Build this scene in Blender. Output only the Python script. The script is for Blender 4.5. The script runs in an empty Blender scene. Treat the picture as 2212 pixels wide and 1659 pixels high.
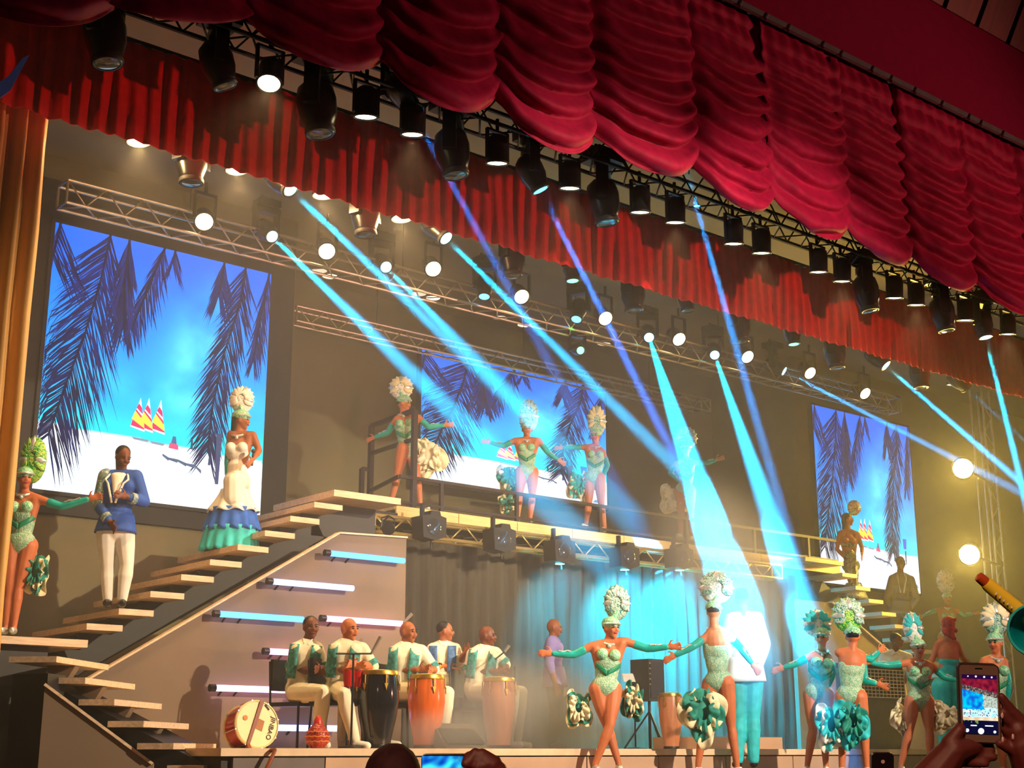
import bpy, math, random
from mathutils import Vector, Matrix, Quaternion, noise

rnd = random.Random(7)
SC = bpy.context.scene
COL = SC.collection
V = Vector
PI = math.pi

# ------------------------------------------------------------------ camera
F_PX, YAW, PITCH = 3005.0, math.radians(39.6), math.radians(14.8)
CAM = V((0.0, 0.0, 1.6))
cam_d = bpy.data.cameras.new('camera')
cam_d.sensor_width = 36.0
cam_d.lens = F_PX / 2212 * 36.0
cam_d.clip_end = 200
cam = bpy.data.objects.new('camera', cam_d)
cam.location = CAM
cam.rotation_euler = (PI / 2 + PITCH, 0, -YAW)
COL.objects.link(cam)
SC.camera = cam

FWD = V((math.sin(YAW) * math.cos(PITCH), math.cos(YAW) * math.cos(PITCH), math.sin(PITCH)))
RGT = V((math.cos(YAW), -math.sin(YAW), 0))
UPV = RGT.cross(FWD)


def at(x, y, Y=None, Z=None, X=None, d=None):
    """measured point of the photograph (2212 x 1659) put at a known real plane or depth"""
    r = FWD + RGT * ((x - 1106) / F_PX) - UPV * ((y - 829.5) / F_PX)
    if Y is not None:
        t = (Y - CAM.y) / r.y
    elif Z is not None:
        t = (Z - CAM.z) / r.z
    elif X is not None:
        t = (X - CAM.x) / r.x
    else:
        t = d
    return CAM + r * t


def depth(p):
    return (V(p) - CAM).dot(FWD)


# ------------------------------------------------------------------ world, exposure
w = bpy.data.worlds.new('world')
SC.world = w
w.use_nodes = True
bg = w.node_tree.nodes['Background']
bg.inputs['Color'].default_value = (0.30, 0.20, 0.24, 1)
bg.inputs['Strength'].default_value = 0.07
SC.view_settings.view_transform = 'Standard'
SC.view_settings.look = 'None'
SC.view_settings.exposure = 0.35
SC.view_settings.gamma = 1.0
SC.view_settings.use_curve_mapping = False
SC.cycles.use_denoising = True
SC.cycles.use_adaptive_sampling = True
SC.cycles.adaptive_min_samples = 16
SC.cycles.adaptive_threshold = 0.12
SC.cycles.max_bounces = 5
SC.cycles.diffuse_bounces = 2
SC.cycles.glossy_bounces = 1
SC.cycles.transmission_bounces = 4
SC.cycles.transparent_max_bounces = 8
SC.cycles.volume_bounces = 0
SC.cycles.volume_step_rate = 4
SC.cycles.sample_clamp_indirect = 4.0
SC.cycles.sample_clamp_direct = 0.0
SC.cycles.caustics_reflective = False
SC.cycles.caustics_refractive = False


def lin(c):
    out = []
    for k in c[:3]:
        k = k / 255.0
        out.append(k / 12.92 if k <= 0.04045 else ((k + 0.055) / 1.055) ** 2.4)
    return out


def spot(name, loc, target, col, power, ang, blend=0.3, radius=0.05, spec=1.0):
    l = bpy.data.lights.new(name, 'SPOT')
    l.color = lin(col)
    l.energy = power
    l.spot_size = math.radians(ang)
    l.spot_blend = blend
    l.shadow_soft_size = radius
    o = bpy.data.objects.new(name, l)
    o.location = loc
    o.rotation_euler = (V(target) - V(loc)).to_track_quat('-Z', 'Y').to_euler()
    COL.objects.link(o)
    return o


# front-of-house spotlights, hung in the auditorium behind and above the camera, plus a fill added for the singer
spot('front_spot', (15.0, -3.0, 9.0), (6.9, 14.0, 3.6), (255, 228, 192), 14500, 27, 0.7, 0.10)
spot('front_spot', (11.0, -5.0, 8.0), (12.5, 12.5, 3.0), (255, 232, 204), 13000, 27, 0.7, 0.10)
spot('front_wash', (24.0, -2.0, 3.6), (12.0, 11.5, 8.0), (255, 176, 156), 4800, 46, 0.8, 0.12)
spot('singer_fill', (11.0, -5.0, 8.0), at(1606, 1350, d=16.2), (205, 250, 255), 30000, 4.2, 0.6, 0.06)  # unseen spot added to whiten the singer
# unseen lamp added to brighten the hands, phones and horn in front
spot('foreground_fill', (-1.5, -1.0, 4.6), (1.9, 2.0, 1.6), (255, 200, 160), 600, 62, 0.8, 0.2)
spot('front_spot', (8.0, -5.0, 8.0), (13.6, 15.9, 5.9), (255, 232, 196), 10000, 17, 0.7, 0.10)

# ------------------------------------------------------------------ materials
MATS = {}


def mat(name, col, rough=0.6, metal=0.0, var=0.10, scale=6.0, bump=0.0, bscale=40.0, spec=0.4, sheen=0.0, stretch=None):
    if name in MATS:
        return MATS[name]
    m = bpy.data.materials.new(name)
    m.use_nodes = True
    nt = m.node_tree
    b = nt.nodes['Principled BSDF']
    b.inputs['Roughness'].default_value = rough
    b.inputs['Metallic'].default_value = metal
    b.inputs['Specular IOR Level'].default_value = spec
    if sheen:
        b.inputs['Sheen Weight'].default_value = sheen
        b.inputs['Sheen Roughness'].default_value = 0.35
        b.inputs['Sheen Tint'].default_value = (*lin((230, 60, 90)), 1)
    tc = nt.nodes.new('ShaderNodeTexCoord')
    mp = nt.nodes.new('ShaderNodeMapping')
    if stretch:
        mp.inputs['Scale'].default_value = stretch
    nt.links.new(tc.outputs['Object'], mp.inputs['Vector'])
    nz = nt.nodes.new('ShaderNodeTexNoise')
    nz.inputs['Scale'].default_value = scale
    nz.inputs['Detail'].default_value = 3
    nt.links.new(mp.outputs['Vector'], nz.inputs['Vector'])
    rp = nt.nodes.new('ShaderNodeValToRGB')
    c = lin(col)
    rp.color_ramp.elements[0].position = 0.3
    rp.color_ramp.elements[1].position = 0.7
    rp.color_ramp.elements[0].color = (*[k * (1 - var) for k in c], 1)
    rp.color_ramp.elements[1].color = (*[min(1, k * (1 + var)) for k in c], 1)
    nt.links.new(nz.outputs['Fac'], rp.inputs['Fac'])
    nt.links.new(rp.outputs['Color'], b.inputs['Base Color'])
    if bump:
        n2 = nt.nodes.new('ShaderNodeTexNoise')
        n2.inputs['Scale'].default_value = bscale
        nt.links.new(mp.outputs['Vector'], n2.inputs['Vector'])
        bp = nt.nodes.new('ShaderNodeBump')
        bp.inputs['Strength'].default_value = bump
        bp.inputs['Distance'].default_value = 0.01
        nt.links.new(n2.outputs['Fac'], bp.inputs['Height'])
        nt.links.new(bp.outputs['Normal'], b.inputs['Normal'])
    MATS[name] = m
    return m


def emi(name, col, strength, sample=False):
    if name in MATS:
        return MATS[name]
    m = bpy.data.materials.new(name)
    m.use_nodes = True
    nt = m.node_tree
    nt.nodes.remove(nt.nodes['Principled BSDF'])
    e = nt.nodes.new('ShaderNodeEmission')
    e.inputs['Color'].default_value = (*lin(col), 1)
    e.inputs['Strength'].default_value = strength
    nt.links.new(e.outputs[0], nt.nodes['Material Output'].inputs['Surface'])
    if not sample:
        m.cycles.emission_sampling = 'NONE'
    MATS[name] = m
    return m


def vcol(name, strength, rough=0.6):
    """picture colours stored on the mesh; strength > 0: a lit screen, else print"""
    if name in MATS:
        return MATS[name]
    m = bpy.data.materials.new(name)
    m.use_nodes = True
    nt = m.node_tree
    a = nt.nodes.new('ShaderNodeVertexColor')
    a.layer_name = 'Col'
    b = nt.nodes['Principled BSDF']
    if strength > 0:
        nt.nodes.remove(b)
        e = nt.nodes.new('ShaderNodeEmission')
        e.inputs['Strength'].default_value = strength
        nt.links.new(a.outputs['Color'], e.inputs['Color'])
        m.cycles.emission_sampling = 'NONE'
        nt.links.new(e.outputs[0], nt.nodes['Material Output'].inputs['Surface'])
    else:
        b.inputs['Roughness'].default_value = rough
        nt.links.new(a.outputs['Color'], b.inputs['Base Color'])
    MATS[name] = m
    return m


# ------------------------------------------------------------------ mesh helpers
def frame(d, up=V((0, 0, 1))):
    d = V(d).normalized()
    if abs(d.dot(up)) > 0.98:
        up = V((0, 1, 0))
    x = d.cross(up).normalized()
    return x, x.cross(d).normalized(), d       # side, up, along


class MB:
    def __init__(s):
        s.v, s.f, s.c = [], [], None

    def add(s, vs, fs):
        o = len(s.v)
        s.v += [V(p) for p in vs]
        s.f += [tuple(i + o for i in q) for q in fs]
        return s

    def hexa(s, c8):
        return s.add(c8, [(0, 3, 2, 1), (4, 5, 6, 7), (0, 1, 5, 4), (1, 2, 6, 5), (2, 3, 7, 6), (3, 0, 4, 7)])

    def box(s, lo, hi):
        x0, y0, z0 = lo
        x1, y1, z1 = hi
        return s.hexa([(x0, y0, z0), (x1, y0, z0), (x1, y1, z0), (x0, y1, z0), (x0, y0, z1), (x1, y0, z1), (x1, y1, z1), (x0, y1, z1)])

    def bar(s, p0, p1, w, h, up=V((0, 0, 1))):
        p0, p1 = V(p0), V(p1)
        x, y, z = frame(p1 - p0, up)
        x, y = x * w / 2, y * h / 2
        return s.hexa([p0 - x - y, p0 + x - y, p0 + x + y, p0 - x + y, p1 - x - y, p1 + x - y, p1 + x + y, p1 - x + y])

    def tube(s, p0, p1, r0, r1=None, n=8, caps=True):
        return s.path([p0, p1], [r0, r0 if r1 is None else r1], n, caps)

    def path(s, pts, r, n=8, caps=True):
        pts = [V(p) for p in pts]
        m = len(pts)
        if not isinstance(r, (list, tuple)):
            r = [r] * m
        vs, fs = [], []
        up = V((0, 0, 1))
        for i, p in enumerate(pts):
            d = pts[min(i + 1, m - 1)] - pts[max(i - 1, 0)]
            x, y, _ = frame(d, up)
            for k in range(n):
                a = 2 * PI * k / n
                vs.append(p + x * math.cos(a) * r[i] + y * math.sin(a) * r[i])
        for i in range(m - 1):
            for k in range(n):
                a, b = i * n + k, i * n + (k + 1) % n
                fs.append((a, b, b + n, a + n))
        if caps:
            fs.append(tuple(range(n))[::-1])
            fs.append(tuple(range((m - 1) * n, m * n)))
        return s.add(vs, fs)

    def ell(s, c, r, ax=None, seg=14, rings=9):
        c = V(c)
        if not isinstance(r, (list, tuple)):
            r = (r, r, r)
        X, Y, Z = ax if ax else (V((1, 0, 0)), V((0, 1, 0)), V((0, 0, 1)))
        vs = [c - Z * r[2]]
        fs = []
        for i in range(1, rings):
            t = -PI / 2 + PI * i / rings
            for k in range(seg):
                a = 2 * PI * k / seg
                vs.append(c + X * (r[0] * math.cos(t) * math.cos(a)) + Y * (r[1] * math.cos(t) * math.sin(a)) + Z * (r[2] * math.sin(t)))
        vs.append(c + Z * r[2])
        top = len(vs) - 1
        for k in range(seg):
            fs.append((0, 1 + (k + 1) % seg, 1 + k))
            fs.append((top, top - seg + k, top - seg + (k + 1) % seg))
        for i in range(rings - 2):
            for k in range(seg):
                a, b = 1 + i * seg + k, 1 + i * seg + (k + 1) % seg
                fs.append((a, b, b + seg, a + seg))
        return s.add(vs, fs)

    def cap(s, p0, r0, p1, r1, n=10):
        """tapered limb with round ends"""
        p0, p1 = V(p0), V(p1)
        d = p1 - p0
        L = d.length
        if L < 1e-5:
            return s.ell(p0, max(r0, r1))
        d = d / L
        pts, rr = [], []
        for t in (-0.98, -0.75, -0.4, 0):
            pts.append(p0 + d * r0 * t)
            rr.append(r0 * math.sqrt(max(0.0, 1 - t * t)) + 1e-4)
        for t in (0, 0.4, 0.75, 0.98):
            pts.append(p1 + d * r1 * t)
            rr.append(r1 * math.sqrt(max(0.0, 1 - t * t)) + 1e-4)
        x, y, _ = frame(d)
        vs, fs = [], []
        for p, r in zip(pts, rr):
            for k in range(n):
                a = 2 * PI * k / n
                vs.append(p + x * math.cos(a) * r + y * math.sin(a) * r)
        m = len(pts)
        for i in range(m - 1):
            for k in range(n):
                a, b = i * n + k, i * n + (k + 1) % n
                fs.append((a, b, b + n, a + n))
        fs.append(tuple(range(n))[::-1])
        fs.append(tuple(range((m - 1) * n, m * n)))
        return s.add(vs, fs)

    def lathe(s, prof, o=(0, 0, 0), d=(0, 0, 1), n=20, capb=True, capt=True):
        o = V(o)
        x, y, z = frame(d)
        vs, fs = [], []
        for r, h in prof:
            for k in range(n):
                a = 2 * PI * k / n
                vs.append(o + z * h + x * math.cos(a) * r + y * math.sin(a) * r)
        m = len(prof)
        for i in range(m - 1):
            for k in range(n):
                a, b = i * n + k, i * n + (k + 1) % n
                fs.append((a, b, b + n, a + n))
        if capb:
            fs.append(tuple(range(n))[::-1])
        if capt:
            fs.append(tuple(range((m - 1) * n, m * n)))
        return s.add(vs, fs)

    def grid(s, nu, nv, fn, closed=False):
        vs = [fn(i / nu, j / nv) for j in range(nv + 1) for i in range(nu + (0 if closed else 1))]
        W = nu if closed else nu + 1
        fs = []
        for j in range(nv):
            for i in range(nu):
                a, b = j * W + i, j * W + (i + 1) % W
                fs.append((a, b, b + W, a + W))
        return s.add(vs, fs)

    def prism(s, poly, thick):
        """flat outline (list of points) with a thickness vector"""
        t = V(thick)
        n = len(poly)
        p = [V(q) for q in poly]
        fs = [tuple(range(n))[::-1], tuple(range(n, 2 * n))]
        for i in range(n):
            j = (i + 1) % n
            fs.append((i, j, j + n, i + n))
        return s.add(p + [q + t for q in p], fs)

    def mesh(s, name, off=V((0, 0, 0)), smooth=True):
        me = bpy.data.meshes.new(name)
        me.from_pydata([p - off for p in s.v], [], s.f)
        if smooth:
            me.polygons.foreach_set('use_smooth', [True] * len(me.polygons))
        return me

    def build(s, name, m, parent=None, smooth=True, voxel=None, sharp=40, solid=None, sm=4):
        off = V((0, 0, 0))
        p = parent
        while p is not None:
            off = off + V(p.location)
            p = p.parent
        me = s.mesh(name, off, smooth)
        me.materials.append(m)
        if smooth and voxel is None and sharp:
            try:
                me.set_sharp_from_angle(angle=math.radians(sharp))
            except Exception:
                pass
        o = bpy.data.objects.new(name, me)
        COL.objects.link(o)
        if parent is not None:
            o.parent = parent
        if solid:
            md = o.modifiers.new('thickness', 'SOLIDIFY')
            md.thickness = solid
            md.offset = 0
        if voxel:
            md = o.modifiers.new('skin', 'REMESH')
            md.mode = 'VOXEL'
            md.voxel_size = voxel
            md.use_smooth_shade = True
            if sm:
                md = o.modifiers.new('smooth', 'SMOOTH')
                md.factor = 0.5
                md.iterations = sm
        return o


def tag(o, label, cat, group=None):
    o['label'] = label
    o['category'] = cat
    if group:
        o['group'] = group
    return o


def thing(name, label, cat, loc, group=None):
    o = bpy.data.objects.new(name, None)
    o.location = loc
    o.empty_display_size = 0.1
    COL.objects.link(o)
    return tag(o, label, cat, group)


def struct(o):
    o['kind'] = 'structure'
    return o


def link_mesh(name, me, parent, mtx=None):
    o = bpy.data.objects.new(name, me)
    COL.objects.link(o)
    o.parent = parent
    if mtx is not None:
        o.matrix_local = mtx
    return o
# ------------------------------------------------------------------ the setting
m_wall = mat('wall_taupe_paint', (120, 111, 80), 0.85, var=0.10, scale=1.2, bump=0.1)
m_ceil = mat('ceiling_taupe_paint', (138, 124, 96), 0.9, var=0.08, scale=0.8)
m_panel = mat('stair_panel_paint', (118, 99, 80), 0.7, var=0.08, scale=1.5)
m_floor = mat('stage_floor_paint', (120, 100, 90), 0.45, var=0.12, scale=3)
m_wood = mat('tread_wood', (216, 188, 156), 0.5, var=0.18, scale=5, stretch=(1, 8, 8))
m_black = mat('black_metal', (22, 22, 24), 0.45, var=0.2)
m_black_plastic = mat('black_plastic', (14, 14, 16), 0.3, var=0.2)
m_dark = mat('dark_grey_paint', (48, 46, 44), 0.6)
m_alu = mat('truss_aluminium', (196, 184, 165), 0.35, 0.85, var=0.1)
m_rail = mat('rail_black_steel', (44, 32, 28), 0.5)
m_red = mat('crimson_velvet', (138, 8, 48), 0.7, var=0.2, scale=9, sheen=0.15, spec=0.15)
m_red2 = mat('scarlet_velvet', (220, 20, 22), 0.8, var=0.12, scale=9, sheen=0.12, spec=0.1)
m_fascia = mat('crimson_fascia_cloth', (112, 8, 42), 0.9, var=0.06, spec=0.1)
m_tan = mat('tan_satin', (214, 164, 92), 0.55, var=0.1, stretch=(6, 6, 0.3), scale=3)
m_drape = mat('dark_olive_drape', (78, 70, 54), 0.9, var=0.15, stretch=(6, 6, 0.4), scale=3)
m_deck = mat('deck_fascia_wood', (242, 206, 136), 0.5, var=0.12, stretch=(0.6, 4, 10), scale=4)
m_screenframe = mat('screen_frame_black', (36, 33, 30), 0.7)

ZS, ZP, ZC = 1.3, 1.63, 9.55          # stage floor, platform top, ceiling
YS = 17.6                            # side screens
YC = 19.5                            # centre screen

struct(MB().box((-2, 9.2, 1.12), (36, 21, ZS)).build('floor', m_floor, smooth=False))
struct(MB().box((-12, -6, -0.1), (36, 9.2, 0.0)).build('floor_auditorium', mat('carpet_dark_red', (50, 22, 22), 0.95), smooth=False))
struct(MB().box((-2, 9.0, 0.0), (36, 9.2, 1.12)).build('trim_stage_front', m_dark, smooth=False))
struct(MB().box((2.0, YS + 0.12, ZS), (10.35, YS + 0.32, ZC)).build('wall_back_left', m_wall, smooth=False))
struct(MB().box((22.2, YS + 0.12, ZS), (36.0, YS + 0.32, ZC)).build('wall_back_right', m_wall, smooth=False))
struct(MB().box((10.15, YS + 0.32, ZS), (10.35, 20.3, ZC)).build('wall_recess_left', m_wall, smooth=False))
struct(MB().box((22.2, YS + 0.32, ZS), (22.4, 20.3, ZC)).build('wall_recess_right', m_wall, smooth=False))
struct(MB().box((10.15, 20.0, ZS), (22.4, 20.2, ZC)).build('wall_back_centre', m_wall, smooth=False))
struct(MB().box((2.0, 9.9, ZS), (2.2, 18.0, ZC)).build('wall_left', m_wall, smooth=False))
struct(MB().box((36.0, 9.9, ZS), (36.2, 18.0, ZC)).build('wall_right', m_wall, smooth=False))
struct(MB().box((0, 9.75, ZC), (36.2, 20.3, ZC + 0.15)).build('ceiling', m_ceil, smooth=False))

# platform of the band: body, lip and front panels with recessed joints
pl = struct(MB().box((6.25, 11.66, ZS), (26.5, 17.6, ZP - 0.07)).build('floor_band_platform', m_dark, smooth=False))
MB().box((6.2, 11.58, ZP - 0.07), (26.5, 17.6, ZP)).build('platform_lip', mat('platform_edge_wood', (226, 196, 160), 0.45), pl, smooth=False)
xs = [at(x, 1640, Y=11.63).x for x in (500, 700, 1265, 1420, 1565, 1710, 1850, 1985, 2110, 2212)] + [21.0, 23.5, 26.5]
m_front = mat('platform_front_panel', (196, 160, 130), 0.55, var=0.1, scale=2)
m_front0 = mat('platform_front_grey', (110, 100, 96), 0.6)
for i in range(len(xs) - 1):
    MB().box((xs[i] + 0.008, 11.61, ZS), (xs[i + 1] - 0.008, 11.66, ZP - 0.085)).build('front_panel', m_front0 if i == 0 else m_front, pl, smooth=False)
MB().box((at(1530, 1600, Y=12.6).x, 12.6, ZP), (at(1690, 1600, Y=12.6).x, 13.6, at(1600, 1592, Y=12.6).z)).build('riser_block', m_front, pl, smooth=False)

# ------------------------------------------------------------------ left staircase
st = thing('staircase', 'left flight of pale floating wooden treads climbing to the balcony', 'staircase', (7.5, 14.6, ZP))
YT = 14.2
TR = [(190, 1385), (265, 1357), (332, 1325), (398, 1288), (462, 1252), (522, 1220), (580, 1188), (637, 1158), (690, 1127), (740, 1097)]
TP = [at(x, y, Y=YT) for x, y in TR]
for i, p in enumerate(TP):
    if i == 0:
        continue
    MB().box((p.x - 0.40, YT, p.z - 0.035), (p.x, YT + 1.5, p.z + 0.03)).build('tread', m_wood, st, smooth=False)
    MB().prism([(p.x - 0.30, YT + 0.45, p.z - 0.035), (p.x - 0.02, YT + 0.45, p.z - 0.035), (p.x - 0.22, YT + 0.45, p.z - 0.19)], (0, 0.08, 0)).build('bracket', m_dark, st, smooth=False)
pL, pR = at(722, 1062, Y=YT), at(866, 1082, Y=YT)
MB().box((pL.x, YT, pR.z - 0.05), (pR.x, YT + 1.45, pR.z + 0.03)).build('top_landing', m_wood, st, smooth=False)
ZL = pR.z + 0.03
a0, a1 = TP[1] + V((-0.35, 0.85, -0.34)), V((pL.x + 0.1, YT + 0.85, ZL - 0.36))
MB().bar(a0, a1, 0.7, 0.36).build('stringer', m_dark, st, smooth=False)
MB().box((pL.x + 0.0, YT + 0.5, ZL - 0.5), (pR.x - 0.04, YT + 1.2, ZL - 0.08)).build('landing_beam', m_dark, st, smooth=False)
# lower landing and the turned lower flight
lz = at(190, 1388, Y=13.85).z
lx = at(190, 1388, Y=13.85).x
MB().box((3.3, 13.85, lz - 0.05), (lx, 15.7, lz + 0.025)).build('landing', m_wood, st, smooth=False)
MB().box((3.3, 14.0, ZS), (lx - 0.35, 15.5, lz - 0.05)).build('landing_base', m_dark, st, smooth=False)
ee, gg = V((1, -1, 0)).normalized(), V((1, 1, 0)).normalized()
B5 = at(122, 1424, d=12.95)
RUN, RISE = 0.292, 0.196
LOW = []
for k in range(6):
    b = B5 + ee * (RUN * k) - V((0, 0, RISE * k))
    a = b - ee * (0.46 if k == 0 else 0.34)
    t = V((0, 0, 0.055))
    MB().hexa([a - t * 0.5, b - t * 0.5, b + gg * 1.3 - t * 0.5, a + gg * 1.3 - t * 0.5, a + t * 0.5, b + t * 0.5, b + gg * 1.3 + t * 0.5, a + gg * 1.3 + t * 0.5]).build('tread', m_wood, st, smooth=False)
    q = b - V((0, 0, 0.03)) + gg * 0.5 - ee * 0.02
    MB().prism([q - ee * 0.3, q, q - ee * 0.1 - V((0, 0, 0.17))], gg * 0.12).build('bracket', m_panel, st, smooth=False)
    LOW.append(b)
s0, s1 = LOW[0] + gg * 0.62 - V((0, 0, 0.32)) - ee * 0.3, LOW[5] + gg * 0.62 - V((0, 0, 0.22)) + ee * 0.1
MB().bar(s0, s1, 0.9, 0.34).build('stringer', m_black, st, smooth=False)
# cladding panel on the near side of the lower flight
c0, c1 = at(97, 1478, d=12.6), at(330, 1650, d=12.75)
pan = MB().prism([c0, c1, V((c1.x, c1.y, ZS)), V((c0.x, c0.y, ZS))], gg * 0.06).build('side_panel', m_panel, st, smooth=False)
MB().bar(c0 - gg * 0.01, c1 - gg * 0.01, 0.05, 0.025).build('edge_trim', m_wood, st, smooth=False)
cb = at(30, 1440, d=12.9)
MB().prism([V((cb.x, cb.y, ZS)), V((c0.x, c0.y, ZS)) + gg * 0.05, V((c0.x, c0.y, c0.z + 0.1)) + gg * 0.05, V((cb.x, cb.y, c0.z + 0.1))], gg * 0.4).build('black_column', m_black, st, smooth=False)

# big panel under the stairs
YPn = 14.02
pts = [at(x, y, Y=YPn) for x, y in ((150, 1492), (240, 1440), (732, 1153), (878, 1163))]
poly = pts + [V((pts[-1].x, YPn, ZP)), V((pts[0].x, YPn, ZP))]
pnl = struct(MB().prism(poly, (0, 0.08, 0)).build('wall_stair_panel', m_panel, smooth=False))
for q0, q1 in ((pts[0], pts[2]), (pts[2], pts[3])):
    MB().bar(q0 + V((0, 0.02, 0.01)), q1 + V((0, 0.02, 0.01)), 0.10, 0.02).build('edge_trim', m_wood, pnl, smooth=False)

# ------------------------------------------------------------------ balcony
YD = 15.6
dk = thing('balcony_deck', 'raised balcony deck with pale lit wooden front edge', 'balcony', (15.7, 16.5, 4.7))
DX0, DX1 = at(853, 1092, Y=YD).x, at(1812, 1212, Y=YD).x
ZD = at(853, 1092, Y=YD).z
MB().box((DX0, YD, ZD - 0.05), (DX1, YS + 1.9, ZD)).build('deck_board', m_deck, dk, smooth=False)
nb = 9
for i in range(nb):
    x0, x1 = DX0 + (DX1 - DX0) * i / nb, DX0 + (DX1 - DX0) * (i + 1) / nb
    MB().box((x0 + 0.006, YD - 0.03, ZD - 0.185), (x1 - 0.006, YD, ZD - 0.002)).build('fascia_board', m_deck, dk, smooth=False)
MB().box((DX0 + 0.1, YD + 0.02, ZD - 0.17), (DX1 - 0.1, YD + 1.9, ZD - 0.05)).build('deck_frame', m_dark, dk, smooth=False)
MB().box((DX0 - 0.55, YD - 0.1, ZL - 0.02), (DX0 - 0.02, YD + 1.2, ZD - 0.12)).build('entry_step', m_dark, dk, smooth=False)

rl = thing('balcony_railing', 'low black steel railing along the balcony edge', 'railing', (15.5, YD, ZD))
rp = lambda x, y: at(x, y, Y=YD + 0.05)
RZ = rp(940, 1040).z
RX1 = DX1
zt2 = ZD + 0.07
MB().bar((DX0 + 0.1, YD + 0.05, RZ), (RX1, YD + 0.05, RZ), 0.045, 0.045).build('top_rail', m_rail, rl, smooth=False)
MB().bar((DX0 + 0.1, YD + 0.05, zt2), (RX1, YD + 0.05, zt2), 0.035, 0.035).build('bottom_rail', m_rail, rl, smooth=False)
for px in (953, 1116, 1295, 1480, 1625, 1740):
    x = rp(px, 1080).x
    MB().bar((x, YD + 0.05, ZD), (x, YD + 0.05, RZ), 0.05, 0.05, V((0, 1, 0))).build('post', m_rail, rl, smooth=False)
hp = at(896, 886, Y=YD + 0.05)
hb = at(803, 920, Z=hp.z)
MB().bar((hp.x, hp.y, ZD), hp, 0.07, 0.07, V((0, 1, 0))).build('tall_post', m_rail, rl, smooth=False)
MB().bar((hb.x, hb.y, ZD), hb, 0.07, 0.07, V((0, 1, 0))).build('tall_post', m_rail, rl, smooth=False)
MB().bar(hp, hb, 0.06, 0.06).build('guard_rail', m_rail, rl, smooth=False)
MB().bar(hp - V((0, 0, 0.42)), hb - V((0, 0, 0.42)), 0.05, 0.05).build('guard_rail', m_rail, rl, smooth=False)
lp = at(782, 1012, Y=hb.y)
MB().bar((lp.x, hb.y, ZD), lp, 0.06, 0.06, V((0, 1, 0))).build('post', m_rail, rl, smooth=False)
MB().bar(lp, (hb.x, hb.y, lp.z), 0.05, 0.05).build('top_rail', m_rail, rl, smooth=False)
MB().bar((hb.x, hb.y, RZ), (DX0 + 0.1, YD + 0.05, RZ), 0.045, 0.045).build('top_rail', m_rail, rl, smooth=False)

# ------------------------------------------------------------------ right staircase
rs = thing('staircase', 'far right flight of wooden treads coming down from the balcony', 'staircase', (22, 15.4, ZP))
YR = 15.2
r0 = at(1822, 1216, Y=YR)
for k in range(15):
    x = r0.x + 0.36 * k - 0.05
    z = r0.z - 0.205 * (k + 1)
    if z < ZP + 0.1:
        break
    MB().box((x, YR, z - 0.035), (x + 0.42, YR + 1.5, z + 0.03)).build('tread', m_wood, rs, smooth=False)
MB().box((r0.x - 1.05, YR, r0.z - 0.05), (r0.x, YR + 0.4, r0.z + 0.02)).build('top_landing', m_wood, rs, smooth=False)
MB().bar(r0 + V((0, 0.9, -0.42)), r0 + V((0.36 * 13, 0.9, -0.42 - 0.205 * 13)), 0.7, 0.36).build('stringer', m_dark, rs, smooth=False)
q0, q1 = r0 + V((-0.6, -0.15, -0.75)), r0 + V((0.36 * 11.5, -0.15, -0.75 - 0.205 * 11.5))
pr_ = struct(MB().prism([V((q0.x - 1.0, q0.y, ZP)), V((q0.x - 1.0, q0.y, q0.z)), q0, q1, V((q1.x, q1.y, ZP))], (0, 0.08, 0)).build('wall_stair_panel_right', m_panel, smooth=False))
MB().bar(q0 + V((0, 0.02, 0.01)), q1 + V((0, 0.02, 0.01)), 0.10, 0.02).build('edge_trim', m_wood, pr_, smooth=False)

# ------------------------------------------------------------------ drapes
def pleats(name, m, x0, x1, y, z0, z1, pitch, amp, parent=None, seg=6, nz=6, flare=0.0, sharp=False, zfun=None):
    n = int((x1 - x0) / pitch * seg)
    def fn(u, v):
        x = x0 + (x1 - x0) * u
        t = (x - x0) / pitch
        k = math.floor(t)
        fr = t - k
        j = noise.noise(V((k * 3.7, 1.3, y)))
        if sharp:
            s = (fr / 0.8 if fr < 0.8 else (1 - fr) / 0.2) * 2 - 1
        else:
            s = math.sin(2 * PI * t + 1.2 * j)
        a = amp * (0.75 + 0.5 * abs(j)) * (1 - flare + flare * (1 - v) * 1.6)
        zz = z0 + (z1 - z0) * v
        if zfun:
            zz = zfun(x, v)
        return V((x + (0.25 * pitch * (1 - v) * j), y + a * s + 0.02 * math.sin(zz * 3 + k), zz + (0.02 * j if v == 0 else 0)))
    mb = MB().grid(n, nz, fn)
    return mb.build(name, m, parent, sharp=None, solid=0.008)


o = pleats('stage_curtain', m_drape, 9.9, 20.4, 15.95, ZP, 4.62, 0.26, 0.05)
tag(o, 'dark olive pleated curtain hanging under the balcony', 'curtain')
TX = at(72, 800, Y=12.62).x
o = pleats('side_curtain', m_tan, 2.3, TX - 0.06, 12.62, ZS, 8.2, 0.20, 0.085, nz=8, seg=10)
tag(o, 'tall tan satin side curtain at the left edge', 'curtain')

# pleated scarlet border with its pipe
YV = 12.2
vb, vt = at(0, 222, Y=YV).z, at(287, 91, Y=YV).z
vr = thing('border_curtain', 'straight scarlet pleated border hanging across the whole stage', 'curtain', (13, YV, vt))
def vz(x, v):
    return vb + (vt - vb) * v
pleats('pleated_cloth', m_red2, 2.6, 23.0, YV, vb, vt, 0.185, 0.035, vr, seg=7, nz=5, flare=0.25, sharp=True, zfun=vz)
MB().tube((2.6, YV + 0.03, vt + 0.03), (23.0, YV + 0.03, vt + 0.03), 0.03).build('pipe', m_black, vr)

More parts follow.
